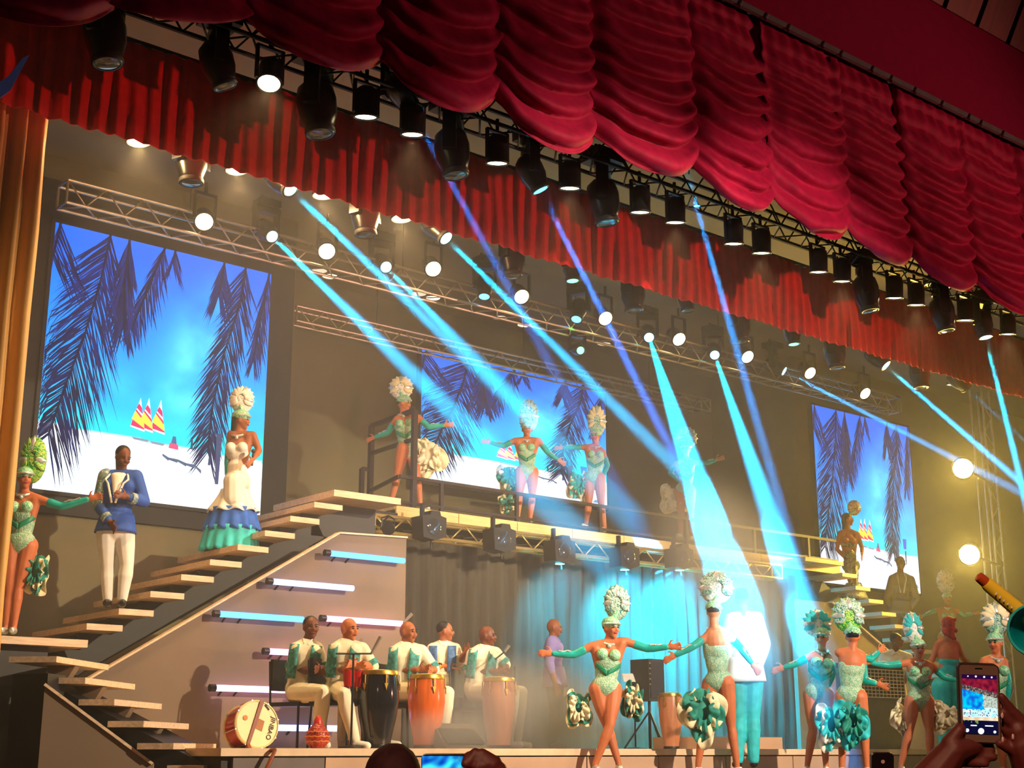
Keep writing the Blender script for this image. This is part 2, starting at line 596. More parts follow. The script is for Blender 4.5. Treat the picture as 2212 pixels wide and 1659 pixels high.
# swagged crimson house curtain: one drape of fabric per column
YW = 9.5
cusp = [(-430, -90), (-90, -20), (228, 12), (530, 28), (823, 118), (1066, 192), (1280, 280), (1493, 337), (1662, 418), (1821, 482), (1963, 548), (2099, 600), (2225, 655), (2340, 700), (2450, 745)]
bott = [(-240, 130), (105, 116), (378, 106), (685, 163), (948, 256), (1170, 332), (1395, 396), (1590, 466), (1752, 521), (1893, 576), (2035, 630), (2168, 681), (2290, 725), (2400, 770)]
C3 = [at(x, y, Y=YW) for x, y in cusp]
B3 = [at(x, y, Y=YW) for x, y in bott]
ztop = at(1580, 5, Y=YW).z
sw = thing('house_curtain', 'deep crimson velvet house curtain gathered into scalloped swags', 'curtain', (9, YW, ztop))
for i in range(len(cusp) - 1):
    c0, c1, b = C3[i], C3[i + 1], B3[i]
    seed = i * 5.3
    NF = 9
    bowed = min(c0.z, c1.z) - b.z
    def fn(u, s, i=i, c0=c0, c1=c1, b=b, seed=seed, bowed=bowed):
        v = 1 - s                                  # 0 top .. 1 hem
        e = 1 - abs(2 * u - 1) ** 2.3
        zb = (ztop + ((c0.z * (1 - u) + c1.z * u) - ztop) * v)
        ph = v + 0.035 * noise.noise(V((u * 2.2 + seed, v * 4, seed)))
        sag = bowed * (v ** 0.85) * (0.55 + 0.45 * v)
        z = zb - sag * e * 1.02
        t = ph * NF + 0.5 * noise.noise(V((seed, v * 3, 2.0)))
        fr = t - math.floor(t)
        f = math.sin(PI * fr) ** 0.7 - 0.35 * math.sin(2 * PI * fr)
        amp = 0.17 * (0.25 + 0.75 * min(1, v * 2.2)) * (0.30 + 0.70 * e)
        amp *= 0.75 + 0.5 * noise.noise(V((math.floor(t) * 1.7 + seed, u * 1.5, 0.0)))
        g = 0.022 * math.sin(u * 26 + seed) * (1 - e) * 1.5 + 0.02 * math.sin(u * 40 + seed) * max(0, 1 - v * 2.4)
        belly = 0.16 * e * v
        edge = max(0, v - 0.93) / 0.07
        y = YW - f * amp * (1 - 0.4 * edge) - belly + g
        return V((c0.x - 0.08 + (c1.x - c0.x + 0.16) * u, y + 0.03 * (i % 2), z - 0.07 * f * (amp / 0.17) * e))
    MB().grid(34, 110, fn).build('swag', m_red, sw, sharp=None, solid=0.006)

# fascia above it, rail and timber house ceiling
fb, ft = at(1580, 0, Y=9.35), at(2000, 0, Y=9.35)
fa = struct(MB().box((-6, 9.32, fb.z), (30, 9.42, ft.z)).build('trim_fascia', m_fascia, smooth=False))
m_grey = mat('grey_rail_metal', (120, 110, 104), 0.4, 0.6)
MB().bar((-6, 9.30, fb.z - 0.04), (30, 9.30, fb.z - 0.04), 0.05, 0.07).build('curtain_rail', m_grey, fa, smooth=False)
for i in range(22):
    x = 9.0 + i * 0.5 + rnd.uniform(-0.15, 0.15)
    MB().tube((x, 9.27, fb.z - 0.10), (x + 0.05, 9.27, fb.z - 0.02), 0.022).build('rail_pulley', m_grey, fa)
m_plank = mat('orange_stained_plank', (104, 34, 12), 0.6, var=0.25, stretch=(4, 0.5, 0.5), scale=4)
hc = struct(MB().prism([(-6, 9.4, ft.z), (30, 9.4, ft.z), (30, 6.6, ft.z + 5.0), (-6, 6.6, ft.z + 5.0)], (0, 0.1, 0.05)).build('ceiling_house', m_dark, smooth=False))
for i in range(26):
    x = 6.0 + i * 0.78
    MB().prism([(x, 9.34, ft.z + 0.02), (x + 0.68, 9.34, ft.z + 0.02), (x + 0.68, 6.55, ft.z + 5.0), (x, 6.55, ft.z + 5.0)], (0, -0.03, -0.01)).build('plank', m_plank, hc, smooth=False)
# blue strip in the left wing, blue light put into its cloth colour
q = [at(x, y, Y=11.6) for x, y in ((-6, 216), (22, 196), (64, 118), (50, 124), (18, 165), (-6, 180))]
o = MB().prism(q, (0, 0.03, 0)).build('wing_blue_strip', mat('blue_lit_cloth', (60, 110, 210), 0.6))
tag(o, 'small blue lit strip in the upper left corner', 'strip')
# ------------------------------------------------------------------ LED screens
def mix(a, b, t):
    t = max(0.0, min(1.0, t))
    return tuple(a[i] + (b[i] - a[i]) * t for i in range(3))


def sky(u, v):
    """picture colours, sRGB, u right, v up"""
    if v < 0.245 - 0.035 * u:
        g = noise.noise(V((u * 14, v * 30, 3)))
        return mix((236, 244, 252), (214, 230, 248), 0.5 + g)
    c = mix((0, 196, 236), (0, 150, 255), (v - 0.22) / 0.22) if v < 0.44 else mix((0, 150, 255), (0, 92, 232), (v - 0.44) / 0.5)
    if v < 0.345:
        c = mix((0, 222, 232), (0, 170, 240), (v - 0.22) / 0.12)
    cl = noise.fractal(V((u * 4.2 + 1.3, v * 5.0 + 0.4, 0.7)), 1.0, 2.2, 4)
    band = math.exp(-((u - 0.66 - 0.25 * (v - 0.6)) / 0.13) ** 2) * math.exp(-((v - 0.62) / 0.2) ** 2)
    low = math.exp(-((v - 0.42) / 0.06) ** 2) * 0.75
    t = (cl * 0.6 + 0.35) * (band * 1.15 + low) + band * 0.25
    return mix(c, (130, 245, 255), t * 0.95)


class Pic:
    def __init__(s):
        s.v, s.f, s.c = [], [], []

    def poly(s, pts, col, w=0.0):
        o = len(s.v)
        for p in pts:
            s.v.append((p[0], p[1], w))
            s.c.append(col)
        s.f.append(tuple(range(o, o + len(pts))))


def make_picture():
    P = Pic()
    nu, nv = 90, 100
    for j in range(nv + 1):
        for i in range(nu + 1):
            P.v.append((i / nu, j / nv, 0.0))
            P.c.append(sky(i / nu, j / nv))
    for j in range(nv):
        for i in range(nu):
            a = j * (nu + 1) + i
            P.f.append((a, a + 1, a + nu + 2, a + nu + 1))
    r = random.Random(11)

    def leaflet(x, y, ang, L, wd, col, w):
        pts = []
        dx, dy = math.cos(ang), math.sin(ang)
        bend = r.uniform(-0.12, 0.05)
        for t, k in ((0, 0.6), (0.35, 1.0), (0.7, 0.7), (1.0, 0.05)):
            cx = x + dx * L * t
            cy = y + dy * L * t * 0.9 - abs(bend) * L * t * t
            pts.append((cx - dy * wd * k, cy + dx * wd * k))
        for t, k in ((1.0, 0.05), (0.7, 0.7), (0.35, 1.0), (0, 0.6)):
            cx = x + dx * L * t
            cy = y + dy * L * t * 0.9 - abs(bend) * L * t * t
            pts.append((cx + dy * wd * k, cy - dx * wd * k))
        pts = [(min(1, max(0, p[0])), min(1, max(0, p[1]))) for p in pts]
        if max(p[0] for p in pts) - min(p[0] for p in pts) < 1e-4 or max(p[1] for p in pts) - min(p[1] for p in pts) < 1e-4:
            return
        P.poly(pts, col, w)

    def frond(pts, n, L0, al, ar, wl=0.006, seed=0, left=True, right=True, dark=(4, 12, 44)):
        n = int(n * 1.7)
        wl = wl * 0.66
        L0 = L0 * 1.15
        for i in range(n):
            t = i / (n - 1)
            k = t * (len(pts) - 1)
            j = min(int(k), len(pts) - 2)
            fr = k - j
            x = pts[j][0] + (pts[j + 1][0] - pts[j][0]) * fr
            y = pts[j][1] + (pts[j + 1][1] - pts[j][1]) * fr
            L = L0 * (0.75 + 0.5 * math.sin(PI * min(1, t * 0.9 + 0.1))) * r.uniform(0.8, 1.15)
            c = mix(dark, (20, 60, 190), r.uniform(0, 0.45) * (0.3 + 0.7 * y))
            if left:
                leaflet(x, y, math.radians(al + r.uniform(-6, 6)), L, wl * r.uniform(0.6, 1.1), c, 0.0015 + 0.0006 * r.random())
            c = mix(dark, (20, 60, 190), r.uniform(0, 0.45) * (0.3 + 0.7 * y))
            if right:
                leaflet(x, y, math.radians(ar + r.uniform(-8, 8)), L * 1.05, wl * r.uniform(0.6, 1.1), c, 0.0015 + 0.0006 * r.random())
        for j in range(len(pts) - 1):
            (x0, y0), (x1, y1) = pts[j], pts[j + 1]
            w_ = 0.006
            P.poly([(x0 - w_, y0), (x0 + w_, y0), (x1 + w_ * 0.6, y1), (x1 - w_ * 0.6, y1)], dark, 0.0026)

    # big left frond, hanging middle ones, right frond
    frond([(0.235, 1.0), (0.205, 0.80), (0.16, 0.60), (0.10, 0.40), (0.045, 0.20)], 62, 0.22, 222, 288, 0.0062)
    frond([(0.02, 1.0), (0.0, 0.86)], 12, 0.20, 250, 300, 0.006)
    frond([(0.32, 1.0), (0.31, 0.84), (0.32, 0.66)], 34, 0.15, 255, 282, 0.008)
    frond([(0.48, 1.0), (0.43, 0.86), (0.36, 0.66)], 26, 0.12, 244, 280, 0.006)
    frond([(0.53, 1.0), (0.52, 0.95)], 8, 0.1, 250, 290, 0.006)
    frond([(0.765, 1.0), (0.745, 0.86)], 14, 0.14, 250, 285, 0.007)
    frond([(0.87, 1.0), (0.85, 0.84), (0.785, 0.62), (0.745, 0.40), (0.735, 0.22)], 56, 0.15, 234, 288, 0.0058)
    frond([(0.99, 1.0), (0.955, 0.80), (0.93, 0.62)], 26, 0.12, 252, 280, 0.006)
    P.poly([(0.772, 0.30), (0.800, 0.30), (0.792, 0.10), (0.776, 0.10)], (52, 62, 96), 0.0027)
    # boats on the beach
    for bx, h in ((0.415, 0.115), (0.452, 0.12), (0.505, 0.12)):
        P.poly([(bx - 0.035, 0.275), (bx + 0.030, 0.262), (bx + 0.004, 0.275 + h)], (235, 225, 235), 0.003)
        P.poly([(bx - 0.032, 0.280), (bx + 0.029, 0.270), (bx + 0.020, 0.315), (bx - 0.014, 0.345)], (214, 40, 92), 0.0033)
        P.poly([(bx - 0.030, 0.305), (bx + 0.028, 0.275), (bx + 0.024, 0.300), (bx - 0.016, 0.338)], (250, 214, 70), 0.0036)
        P.poly([(bx - 0.012, 0.350), (bx + 0.016, 0.328), (bx + 0.012, 0.352), (bx - 0.002, 0.368)], (214, 40, 92), 0.0034)
    for x0, x1, y in ((0.39, 0.47, 0.238), (0.47, 0.54, 0.232)):
        P.poly([(x0, y), (x1, y - 0.004), (x1 - 0.01, y - 0.013), (x0 + 0.01, y - 0.010)], (120, 130, 150), 0.003)
    P.poly([(0.555, 0.215), (0.60, 0.212), (0.598, 0.232), (0.56, 0.236)], (210, 70, 110), 0.003)
    P.poly([(0.565, 0.232), (0.592, 0.230), (0.586, 0.262), (0.572, 0.262)], (60, 90, 130), 0.003)
    for x, y, a in ((0.66, 0.222, 0.04), (0.745, 0.17, 0.03)):
        P.poly([(x - 0.006, y), (x + 0.006, y), (x + 0.004, y + a), (x - 0.004, y + a)], (40, 60, 90), 0.003)
    pr = [(0.53, 0.19), (0.56, 0.178), (0.60, 0.176), (0.64, 0.166), (0.68, 0.164), (0.71, 0.146)]
    for i in range(len(pr) - 1):
        (x0, y0), (x1, y1) = pr[i], pr[i + 1]
        P.poly([(x0, y0), (x1, y1), (x1, y1 - 0.014), (x0, y0 - 0.009)], (70, 84, 110), 0.003)
    P.poly([(0.915, 0.03), (0.985, 0.03), (0.97, 0.05), (0.93, 0.055)], (90, 130, 170), 0.003)
    P.poly([(0.86, 0.24), (0.875, 0.24), (0.872, 0.16), (0.863, 0.16)], (30, 40, 60), 0.003)
    P.poly([(0.845, 0.31), (0.885, 0.31), (0.88, 0.25), (0.85, 0.25)], (20, 70, 190), 0.0028)
    me = bpy.data.meshes.new('screen_picture')
    me.from_pydata(P.v, [], P.f)
    ca = me.color_attributes.new('Col', 'FLOAT_COLOR', 'POINT')
    flat = []
    for c in P.c:
        flat += [*lin(c), 1.0]
    ca.data.foreach_set('color', flat)
    me.materials.append(vcol('led_screen_picture', 1.5))
    return me


pic = make_picture()


def screen(x0, x1, z0, z1, y, label, first=[True]):
    t = thing('led_screen', label, 'screen', ((x0 + x1) / 2, y, z0), 'led screens showing the palm beach')
    e = 0.05
    MB().box((x0 - e, y + 0.02, z0 - e), (x1 + e, y + 0.11, z1 + e)).build('frame', m_screenframe, t, smooth=False)
    W, H = x1 - x0, z1 - z0
    # picture: local x right, y up, z towards the audience
    m = Matrix(((W, 0, 0, -W / 2), (0, 0, -1, 0.012), (0, H, 0, 0), (0, 0, 0, 1)))
    link_mesh('picture', pic, t, m)
    yw = YS + 0.12 if y < YC else 20.0
    for fx in (0.2, 0.8):
        x = x0 + W * fx
        MB().box((x - 0.05, y + 0.11, z0 + H * 0.5 - 0.05), (x + 0.05, yw + 0.01, z0 + H * 0.5 + 0.05)).build('wall_bracket', m_black, t, smooth=False)
    return t


s0, s1 = at(120, 475, Y=YS), at(562, 1114, Y=YS)
SX0, SX1, SZ0, SZ1 = 6.52, 9.86, 4.89, 8.56
screen(SX0, SX1, SZ0, SZ1, YS, 'large LED screen with palm beach picture beside the tan curtain')
screen(22.65, 26.0, SZ0, SZ1, YS, 'far right LED screen with palm beach picture near the yellow floodlights')
c0, c1 = at(913, 754, Y=YC), at(1312, 1080, Y=YC)
screen(c0.x, c1.x, at(1060, 1060, Y=YC).z, c0.z, YC, 'middle LED screen with palm beach picture behind the balcony dancers')
# dark surround panel around the left screen
struct(MB().box((5.6, YS + 0.06, 4.6), (10.3, YS + 0.12, 9.19)).build('wall_screen_surround', m_screenframe, smooth=False))
# ------------------------------------------------------------------ trusses
m_truss_black = mat('truss_black', (30, 27, 24), 0.5, 0.4)


def truss(label, p0, p1, sec, m, pitch=0.53, rc=0.024, rb=0.011, group=None, faces=('front', 'bottom'), hang=True):
    """square lattice truss running along x; p0, p1: centre of the bottom front chord"""
    p0, p1 = V(p0), V(p1)
    L = p1.x - p0.x
    t = thing('lighting_truss', label, 'truss', p0, group)
    for dy, dz in ((0, 0), (sec, 0), (0, sec), (sec, sec)):
        MB().tube(p0 + V((0, dy, dz)), V((p1.x, p0.y + dy, p0.z + dz)), rc, n=8).build('chord', m, t)
    n = int(L / (pitch / 2))
    h = L / n
    me = MB().tube((0, 0, 0), (0, 0, math.hypot(h, sec)), rb, n=6).mesh('brace')
    me.materials.append(m)

    def brace(a, b):
        d = b - a
        link_mesh('brace', me, t, Matrix.Translation(a - p0) @ d.to_track_quat('Z', 'Y').to_matrix().to_4x4())
    for i in range(n):
        x0, x1 = p0.x + h * i, p0.x + h * (i + 1)
        za, zb = (p0.z, p0.z + sec) if i % 2 else (p0.z + sec, p0.z)
        ya, yb = (p0.y, p0.y + sec) if i % 2 else (p0.y + sec, p0.y)
        if 'front' in faces:
            brace(V((x0, p0.y, za)), V((x1, p0.y, zb)))
        if 'bottom' in faces:
            brace(V((x0, ya, p0.z)), V((x1, yb, p0.z)))
        if 'back' in faces:
            brace(V((x0, p0.y + sec, za)), V((x1, p0.y + sec, zb)))
    for x in (p0.x, p1.x):
        mb = MB()
        for a, b in (((0, 0), (sec, 0)), ((sec, 0), (sec, sec)), ((sec, sec), (0, sec)), ((0, sec), (0, 0))):
            mb.tube((x, p0.y + a[0], p0.z + a[1]), (x, p0.y + b[0], p0.z + b[1]), rc * 0.8, n=6)
        mb.build('end_frame', m, t)
    k = max(2, int(L / 3.2))
    for i in range(k):
        x = p0.x + L * (i + 0.5) / k
        if hang and p0.z + sec < ZC - 0.05:
            MB().tube((x, p0.y + sec / 2, p0.z + sec), (x, p0.y + sec / 2, ZC), 0.008, n=6).build('hanger', m_black, t)
    return t


Y3 = 16.6
t3a, t3b = at(143, 436, Y=Y3), at(1946, 888, Y=Y3)
truss('long aluminium lighting truss crossing above the screens', (t3a.x, Y3, t3a.z), (t3b.x, Y3, t3a.z), 0.31, m_alu)
Y4 = 18.9
t4a, t4b = at(640, 692, Y=Y4), at(1535, 882, Y=Y4)
truss('short aluminium truss just above the middle screen', (t4a.x, Y4, t4a.z), (t4b.x, Y4, t4a.z), 0.25, m_alu)
Y1 = 10.45
truss('black lighting truss half hidden behind the crimson swags', (2.6, Y1, 7.98), (20.5, Y1, 7.98), 0.34, m_truss_black, faces=('front', 'bottom', 'back'))
Y2 = 12.75
truss('black lighting truss hidden behind the scarlet border', (3.2, Y2 - 0.1, 8.30), (23.0, Y2 - 0.1, 8.30), 0.3, m_truss_black, pitch=0.8)
t5 = at(795, 1140, Y=15.45)
truss('aluminium truss under the balcony front edge', (t5.x, 15.3, ZD - 0.44), (18.6, 15.3, ZD - 0.44), 0.22, mat('truss_lit_aluminium', (214, 186, 120), 0.35, 0.7), pitch=0.5, hang=False)  # yellow light on this truss is put into its metal colour
# upright truss carrying the floodlights on the right
Yb = 14.7
tb0, tb1 = at(2127, 925, Y=Yb), at(2165, 1245, Y=Yb)
tw = thing('truss_tower', 'slim upright truss tower beside the yellow floodlights', 'truss', (tb0.x, Yb, ZP))
for dx in (0, 0.26):
    for dy in (0, 0.26):
        MB().tube((tb0.x + dx, Yb + dy, ZP), (tb0.x + dx, Yb + dy, 8.6), 0.022).build('chord', m_alu, tw)
for i in range(24):
    z = ZP + i * 0.29
    a, b = ((0, 0.26) if i % 2 else (0.26, 0))
    MB().tube((tb0.x + a, Yb, z), (tb0.x + b, Yb, z + 0.29), 0.010, n=6).build('brace', m_alu, tw)

# ------------------------------------------------------------------ lamps
e_warm = emi('lamp_warm_white', (255, 226, 168), 9.0)
e_warm_dim = emi('lamp_warm_dim', (255, 214, 160), 5.0)
e_cyan = emi('lamp_cyan', (120, 240, 255), 9.0)
e_blue = emi('lamp_blue', (70, 170, 255), 6.0)
e_green = emi('lamp_green', (90, 255, 190), 5.0)
e_flood = emi('lamp_flood', (255, 240, 170), 16.0)
m_lensoff = mat('dark_lens_glass', (60, 62, 66), 0.08, var=0.1, spec=0.8)

# shared meshes, aim = -Z, centre of the lens at the origin of the head
me_can = MB().lathe([(0.06, 0.30), (0.10, 0.27), (0.115, 0.20), (0.115, 0.02), (0.125, 0.015), (0.125, -0.012), (0.108, -0.012), (0.105, 0.006)], n=18, capb=True, capt=False).mesh('lamp_can')
me_can.materials.append(m_black)
def disc(r, n=20, bulge=0.012):
    return MB().lathe([(0.001, -bulge), (r * 0.6, -bulge * 0.7), (r, 0.0)], n=n, capb=False, capt=False)
me_disc = disc(0.104).mesh('lens')
me_yoke = MB()
for s in (-1, 1):
    me_yoke.box((s * 0.135 - 0.012, -0.02, 0.02), (s * 0.135 + 0.012, 0.02, 0.36))
me_yoke.box((-0.147, -0.02, 0.34), (0.147, 0.02, 0.365)).tube((0, 0, 0.36), (0, 0, 0.50), 0.02)
me_yoke = me_yoke.mesh('lamp_yoke', smooth=False)
me_yoke.materials.append(m_black)
me_head = MB().lathe([(0.10, 0.52), (0.165, 0.46), (0.185, 0.34), (0.175, 0.20), (0.135, 0.08), (0.13, 0.0), (0.112, -0.005), (0.105, 0.012)], n=20, capb=True, capt=False).mesh('mover_head')
me_head.materials.append(m_black_plastic)
me_hring = MB().lathe([(0.137, 0.05), (0.142, 0.03), (0.142, 0.015), (0.137, 0.0)], n=20, capb=False, capt=False).mesh('mover_ring')
me_hring.materials.append(m_dark)
me_arm = MB()
for s in (-1, 1):
    me_arm.box((s * 0.215 - 0.03, -0.07, 0.22), (s * 0.215 + 0.03, 0.07, 0.68))
me_arm.box((-0.245, -0.09, 0.62), (0.245, 0.09, 0.72))
me_arm = me_arm.mesh('mover_yoke', smooth=False)
me_arm.materials.append(m_black_plastic)
me_base = MB().box((-0.20, -0.16, 0.73), (0.20, 0.16, 0.86)).tube((-0.1, 0, 0.86), (-0.1, 0, 0.94), 0.02).tube((0.1, 0, 0.86), (0.1, 0, 0.94), 0.02).mesh('mover_base', smooth=False)
me_base.materials.append(m_black_plastic)
LENS = {}


def lens_mesh(m, r=0.104):
    k = (m.name, r)
    if k not in LENS:
        me = disc(r).mesh('lens')
        me.materials.append(m)
        LENS[k] = me
    return LENS[k]


def aim_q(d):
    return V(d).normalized().to_track_quat('-Z', 'Y')


def par(px, py, Y, m, aim, label, group, s=1.0, light=None):
    p = at(px, py, Y=Y)
    t = thing('stage_lamp', label, 'lamp', p, group)
    t.scale = (s, s, s)
    yk = link_mesh('yoke', me_yoke, t)
    q = aim_q(aim)
    b = link_mesh('can', me_can, t, q.to_matrix().to_4x4())
    link_mesh('lens', lens_mesh(m), b)
    if light:
        col, pw, ang = light
        spot('lamp_light', p + V(aim).normalized() * 0.06, p + V(aim) * 5, col, pw, ang, 0.5, 0.06)
    return t


def mover(px, py, Y, m, aim, label, group, s=1.0):
    """px, py: where the lens shows"""
    p = at(px, py, Y=Y)
    q = aim_q(aim)
    pivot = p - V(aim).normalized() * 0.30 * s          # tilt axis of the head
    t = thing('moving_head', label, 'moving light', pivot - V((0, 0, 0.30 * s)), group)
    t.scale = (s, s, s)
    yawm = Matrix.Rotation(math.atan2(aim[1], aim[0]) + PI / 2, 4, 'Z')
    link_mesh('yoke', me_arm, t, yawm)
    link_mesh('base', me_base, t)
    mtx = Matrix.Translation((0, 0, 0.30)) @ q.to_matrix().to_4x4() @ Matrix.Translation((0, 0, -0.30))
    h = link_mesh('head', me_head, t, mtx)
    link_mesh('ring', me_hring, h)
    link_mesh('lens', lens_mesh(m), h)
    return t, p


ORD = ['first', 'second', 'third', 'fourth', 'fifth', 'sixth', 'seventh', 'eighth', 'ninth', 'tenth', 'eleventh', 'twelfth', 'thirteenth', 'fourteenth', 'fifteenth', 'sixteenth', 'seventeenth', 'eighteenth', 'nineteenth', 'twentieth']
WARM = (255, 206, 140)

# row behind the swags: warm lamps pointing down
R1 = [(581, 180), (790, 252), (891, 290), (1074, 352), (1231, 406), (1383, 458), (1459, 480), (1585, 526), (1645, 546), (1768, 587), (1819, 607), (1932, 643), (1979, 658), (2085, 691), (2177, 721)]
for i, (x, y) in enumerate(R1):
    a = (0.10, 0.16, -1) if i else (-0.25, -0.35, -1)
    par(x, y, Y1 + 0.1, e_warm, a, f'warm white lamp under the crimson swags, {ORD[i]} from the left', 'warm lamps behind the swags', 1.0,
        (WARM, 90, 80) if i % 2 == 0 else None)
# dark moving heads in that row
for i, (x, y, s) in enumerate([(232, 138, 1.0), (487, 188, 0.85), (692, 290, 1.05), (985, 380, 1.0), (1312, 482, 1.0), (1880, 672, 0.95), (2045, 715, 0.95)]):
    mover(x, y, Y1 + 0.2, m_lensoff, (0.1 if i != 1 else 0.35, -0.1, -1), f'unlit black moving head under the crimson swags, {ORD[i]} from the left', 'unlit moving heads behind the swags', s)
# row behind the scarlet border
R2w = [(300, 305), (512, 366), (699, 420), (868, 471)]
for i, (x, y) in enumerate(R2w):
    pl_ = bpy.data.lights.new('lamp_spill', 'POINT')  # point light added for stray lamp light on the ceiling
    pl_.color, pl_.energy, pl_.shadow_soft_size = lin(WARM), 70, 0.05
    po_ = bpy.data.objects.new('lamp_spill', pl_)
    po_.location = at(x, y + 12, Y=Y2 + 0.15)
    COL.objects.link(po_)
    par(x, y, Y2 + 0.15, e_warm, (0.05, -0.1, -1), f'warm lamp peeking below the scarlet border, {ORD[i]} from the left', 'warm lamps below the scarlet border', 1.1, (WARM, 200, 90))
for i, (x, y) in enumerate([(413, 396), (790, 508), (1108, 597), (1370, 672), (1600, 740), (1808, 795), (1990, 838)]):
    mover(x, y, Y2 + 0.15, m_lensoff, (0.02, -0.05, -1), f'unlit moving head hanging below the scarlet border, {ORD[i]} from the left', 'unlit moving heads below the border', 0.95)
for i, (x, y) in enumerate([(1485, 672), (1237, 607), (1715, 744)]):
    lab = ['small unlit moving head below the scarlet border between two larger ones', 'teal lit moving head pointing straight down below the border', 'dim green moving head below the border right of the middle'][i]
    mover(x, y, Y2 + 0.15, [m_lensoff, e_green, e_green][i], (0.02, -0.06, -1), lab, None, 0.72)
# long truss: warm lamps
R3w = [(441, 479), (706, 543), (936, 581), (1127, 641), (1308, 688), (1467, 733), (1615, 771), (1750, 806), (1869, 850)]
for i, (x, y) in enumerate(R3w):
    par(x, y, Y3 - 0.12, e_warm, (-0.30 + 0.02 * i, -0.75, -0.62), f'warm lamp on the long aluminium truss, {ORD[i]} from the left', 'warm lamps on the long truss', 1.15)
# floodlights on the tower
for i, (x, y) in enumerate([(2080, 1012), (2094, 1198)]):
    p = at(x, y, Y=Yb - 0.3)
    t = thing('floodlight', ['upper round yellow floodlight glaring on the right', 'lower round yellow floodlight glaring on the right'][i], 'floodlight', p)
    d = (CAM - p).normalized()
    q = aim_q(d)
    b = link_mesh('can', me_can, t, q.to_matrix().to_4x4() @ Matrix.Scale(1.75, 4))
    link_mesh('lens', lens_mesh(e_flood), b)
    MB().tube(p - d * 0.3, V((tb0.x + 0.1, Yb, p.z - 0.05)), 0.025).build('bracket', m_black, t)
    spot('flood_light', p + d * 0.08, p + d * 4 - V((0, 0, 0.6)), (255, 214, 96), 1300, 150, 0.6, 0.15)

# lit moving heads with beams: pixel, plane, target pixel, target plane, colour, power, beam angle
CY = (0, 190, 255)
BEAMS = [
    (628, 409, Y2 + 0.15, (1400, 1150), 8.8, CY, 0.9, 2.2, e_cyan, 'cyan moving head below the scarlet border near the left screen'),
    (588, 511, Y3 - 0.15, (1010, 922), 12.0, CY, 0.9, 2.6, e_cyan, 'cyan moving head on the long truss above the left screen'),
    (964, 515, Y2 + 0.15, (1770, 1318), 8.8, CY, 1.0, 2.2, e_cyan, 'cyan moving head below the scarlet border above the middle screen'),
    (834, 577, Y3 - 0.15, (1100, 850), 12.5, CY, 0.6, 2.4, e_cyan, 'cyan moving head on the long truss, second from the left'),
    (1168, 411, Y1 + 0.2, (1500, 1070), 9.9, (40, 130, 255), 1.0, 1.9, e_blue, 'tilted blue moving head under the crimson swags'),
    (884, 228, Y1 + 0.2, (1396, 1168), 15.5, (10, 130, 255), 0.45, 1.8, e_blue, 'blue moving head mostly hidden behind the fourth swag'),
    (1476, 342, Y1 + 0.2, (1712, 1185), 11.0, (20, 160, 255), 1.5, 1.9, e_blue, 'blue moving head hidden behind the sixth swag'),
    (1402, 729, Y3 - 0.15, (1605, 1350), 10.5, CY, 3.4, 3.4, e_cyan, 'bright cyan moving head in the middle of the long truss'),
    (1544, 767, Y3 - 0.15, (1790, 1480), 10.1, CY, 1.5, 2.8, e_cyan, 'cyan moving head on the long truss right of the middle'),
    (1694, 802, Y3 - 0.15, (2260, 1092), 12.6, (40, 170, 255), 1.3, 1.8, e_cyan, 'cyan moving head on the long truss near its right end'),
    (1914, 790, Y2 + 0.15, (2300, 1125), 10.6, (20, 170, 255), 2.0, 2.0, e_cyan, 'cyan moving head at the right end of the scarlet border'),
    (2130, 729, Y1 + 0.2, (2225, 1120), 10.25, CY, 1.4, 2.2, e_cyan, 'bright cyan moving head under the crimson swags at far right'),
    (2088, 838, Y2 + 0.15, (2420, 1140), 12.0, CY, 0.12, 1.8, e_cyan, 'cyan moving head below the border beside the right edge'),
    (1046, 641, Y3 - 0.15, (1010, 1240), 15.5, (30, 140, 255), 0.0, 2.0, e_blue, 'dim blue moving head on the long truss left of the middle'),
    (1245, 690, Y3 - 0.15, (1120, 1240), 15.5, (30, 140, 255), 0.0, 2.0, e_blue, 'dim blue moving head on the long truss above the green lamp'),
]
BEAM_POWER = 800000
for (x, y, Y, tp, tY, col, k, ang, m, lab) in BEAMS:
    p = at(x, y, Y=Y)
    q = at(tp[0], tp[1], Y=tY)
    d = (q - p).normalized()
    # the glowing front lens also shows towards the house
    mover(x, y, Y, m, d, lab, None, 0.8)
    if k > 0:
        spot('beam_light', p + d * 0.05, q, col, BEAM_POWER * k, ang * 1.15, 0.75, 0.03)
# green hanging effect lamp
mover(1254, 757, Y3 + 0.1, e_green, (-0.35, -0.8, -0.4), 'green glowing effect lamp hanging under the long truss', None, 0.62)
gp = at(1256, 700, Y=Y3 - 0.4)
spot('green_light', gp, at(1100, 782, Y=Y4 + 0.3), (40, 255, 60), 120, 12, 0.6, 0.05)

# recessed downlights in the ceiling
for i, (x, y) in enumerate([(713, 596), (690, 584), (935, 643), (905, 634), (1133, 701), (1080, 685), (1305, 742)]):
    p = at(x, y, Z=ZC - 0.005)
    t = thing('downlight', f'small recessed ceiling downlight under the long truss, {ORD[i]} of seven', 'downlight', p, 'ceiling downlights')
    MB().lathe([(0.13, -0.01), (0.15, -0.02), (0.15, 0.004)], p, n=18, capb=False, capt=False).build('rim', m_alu, t)
    MB().lathe([(0.001, -0.012), (0.13, -0.008)], p, n=18, capb=False, capt=False).build('glass', e_warm_dim if i in (0, 2, 4) else emi('lamp_off_white', (230, 210, 180), 1.0), t)

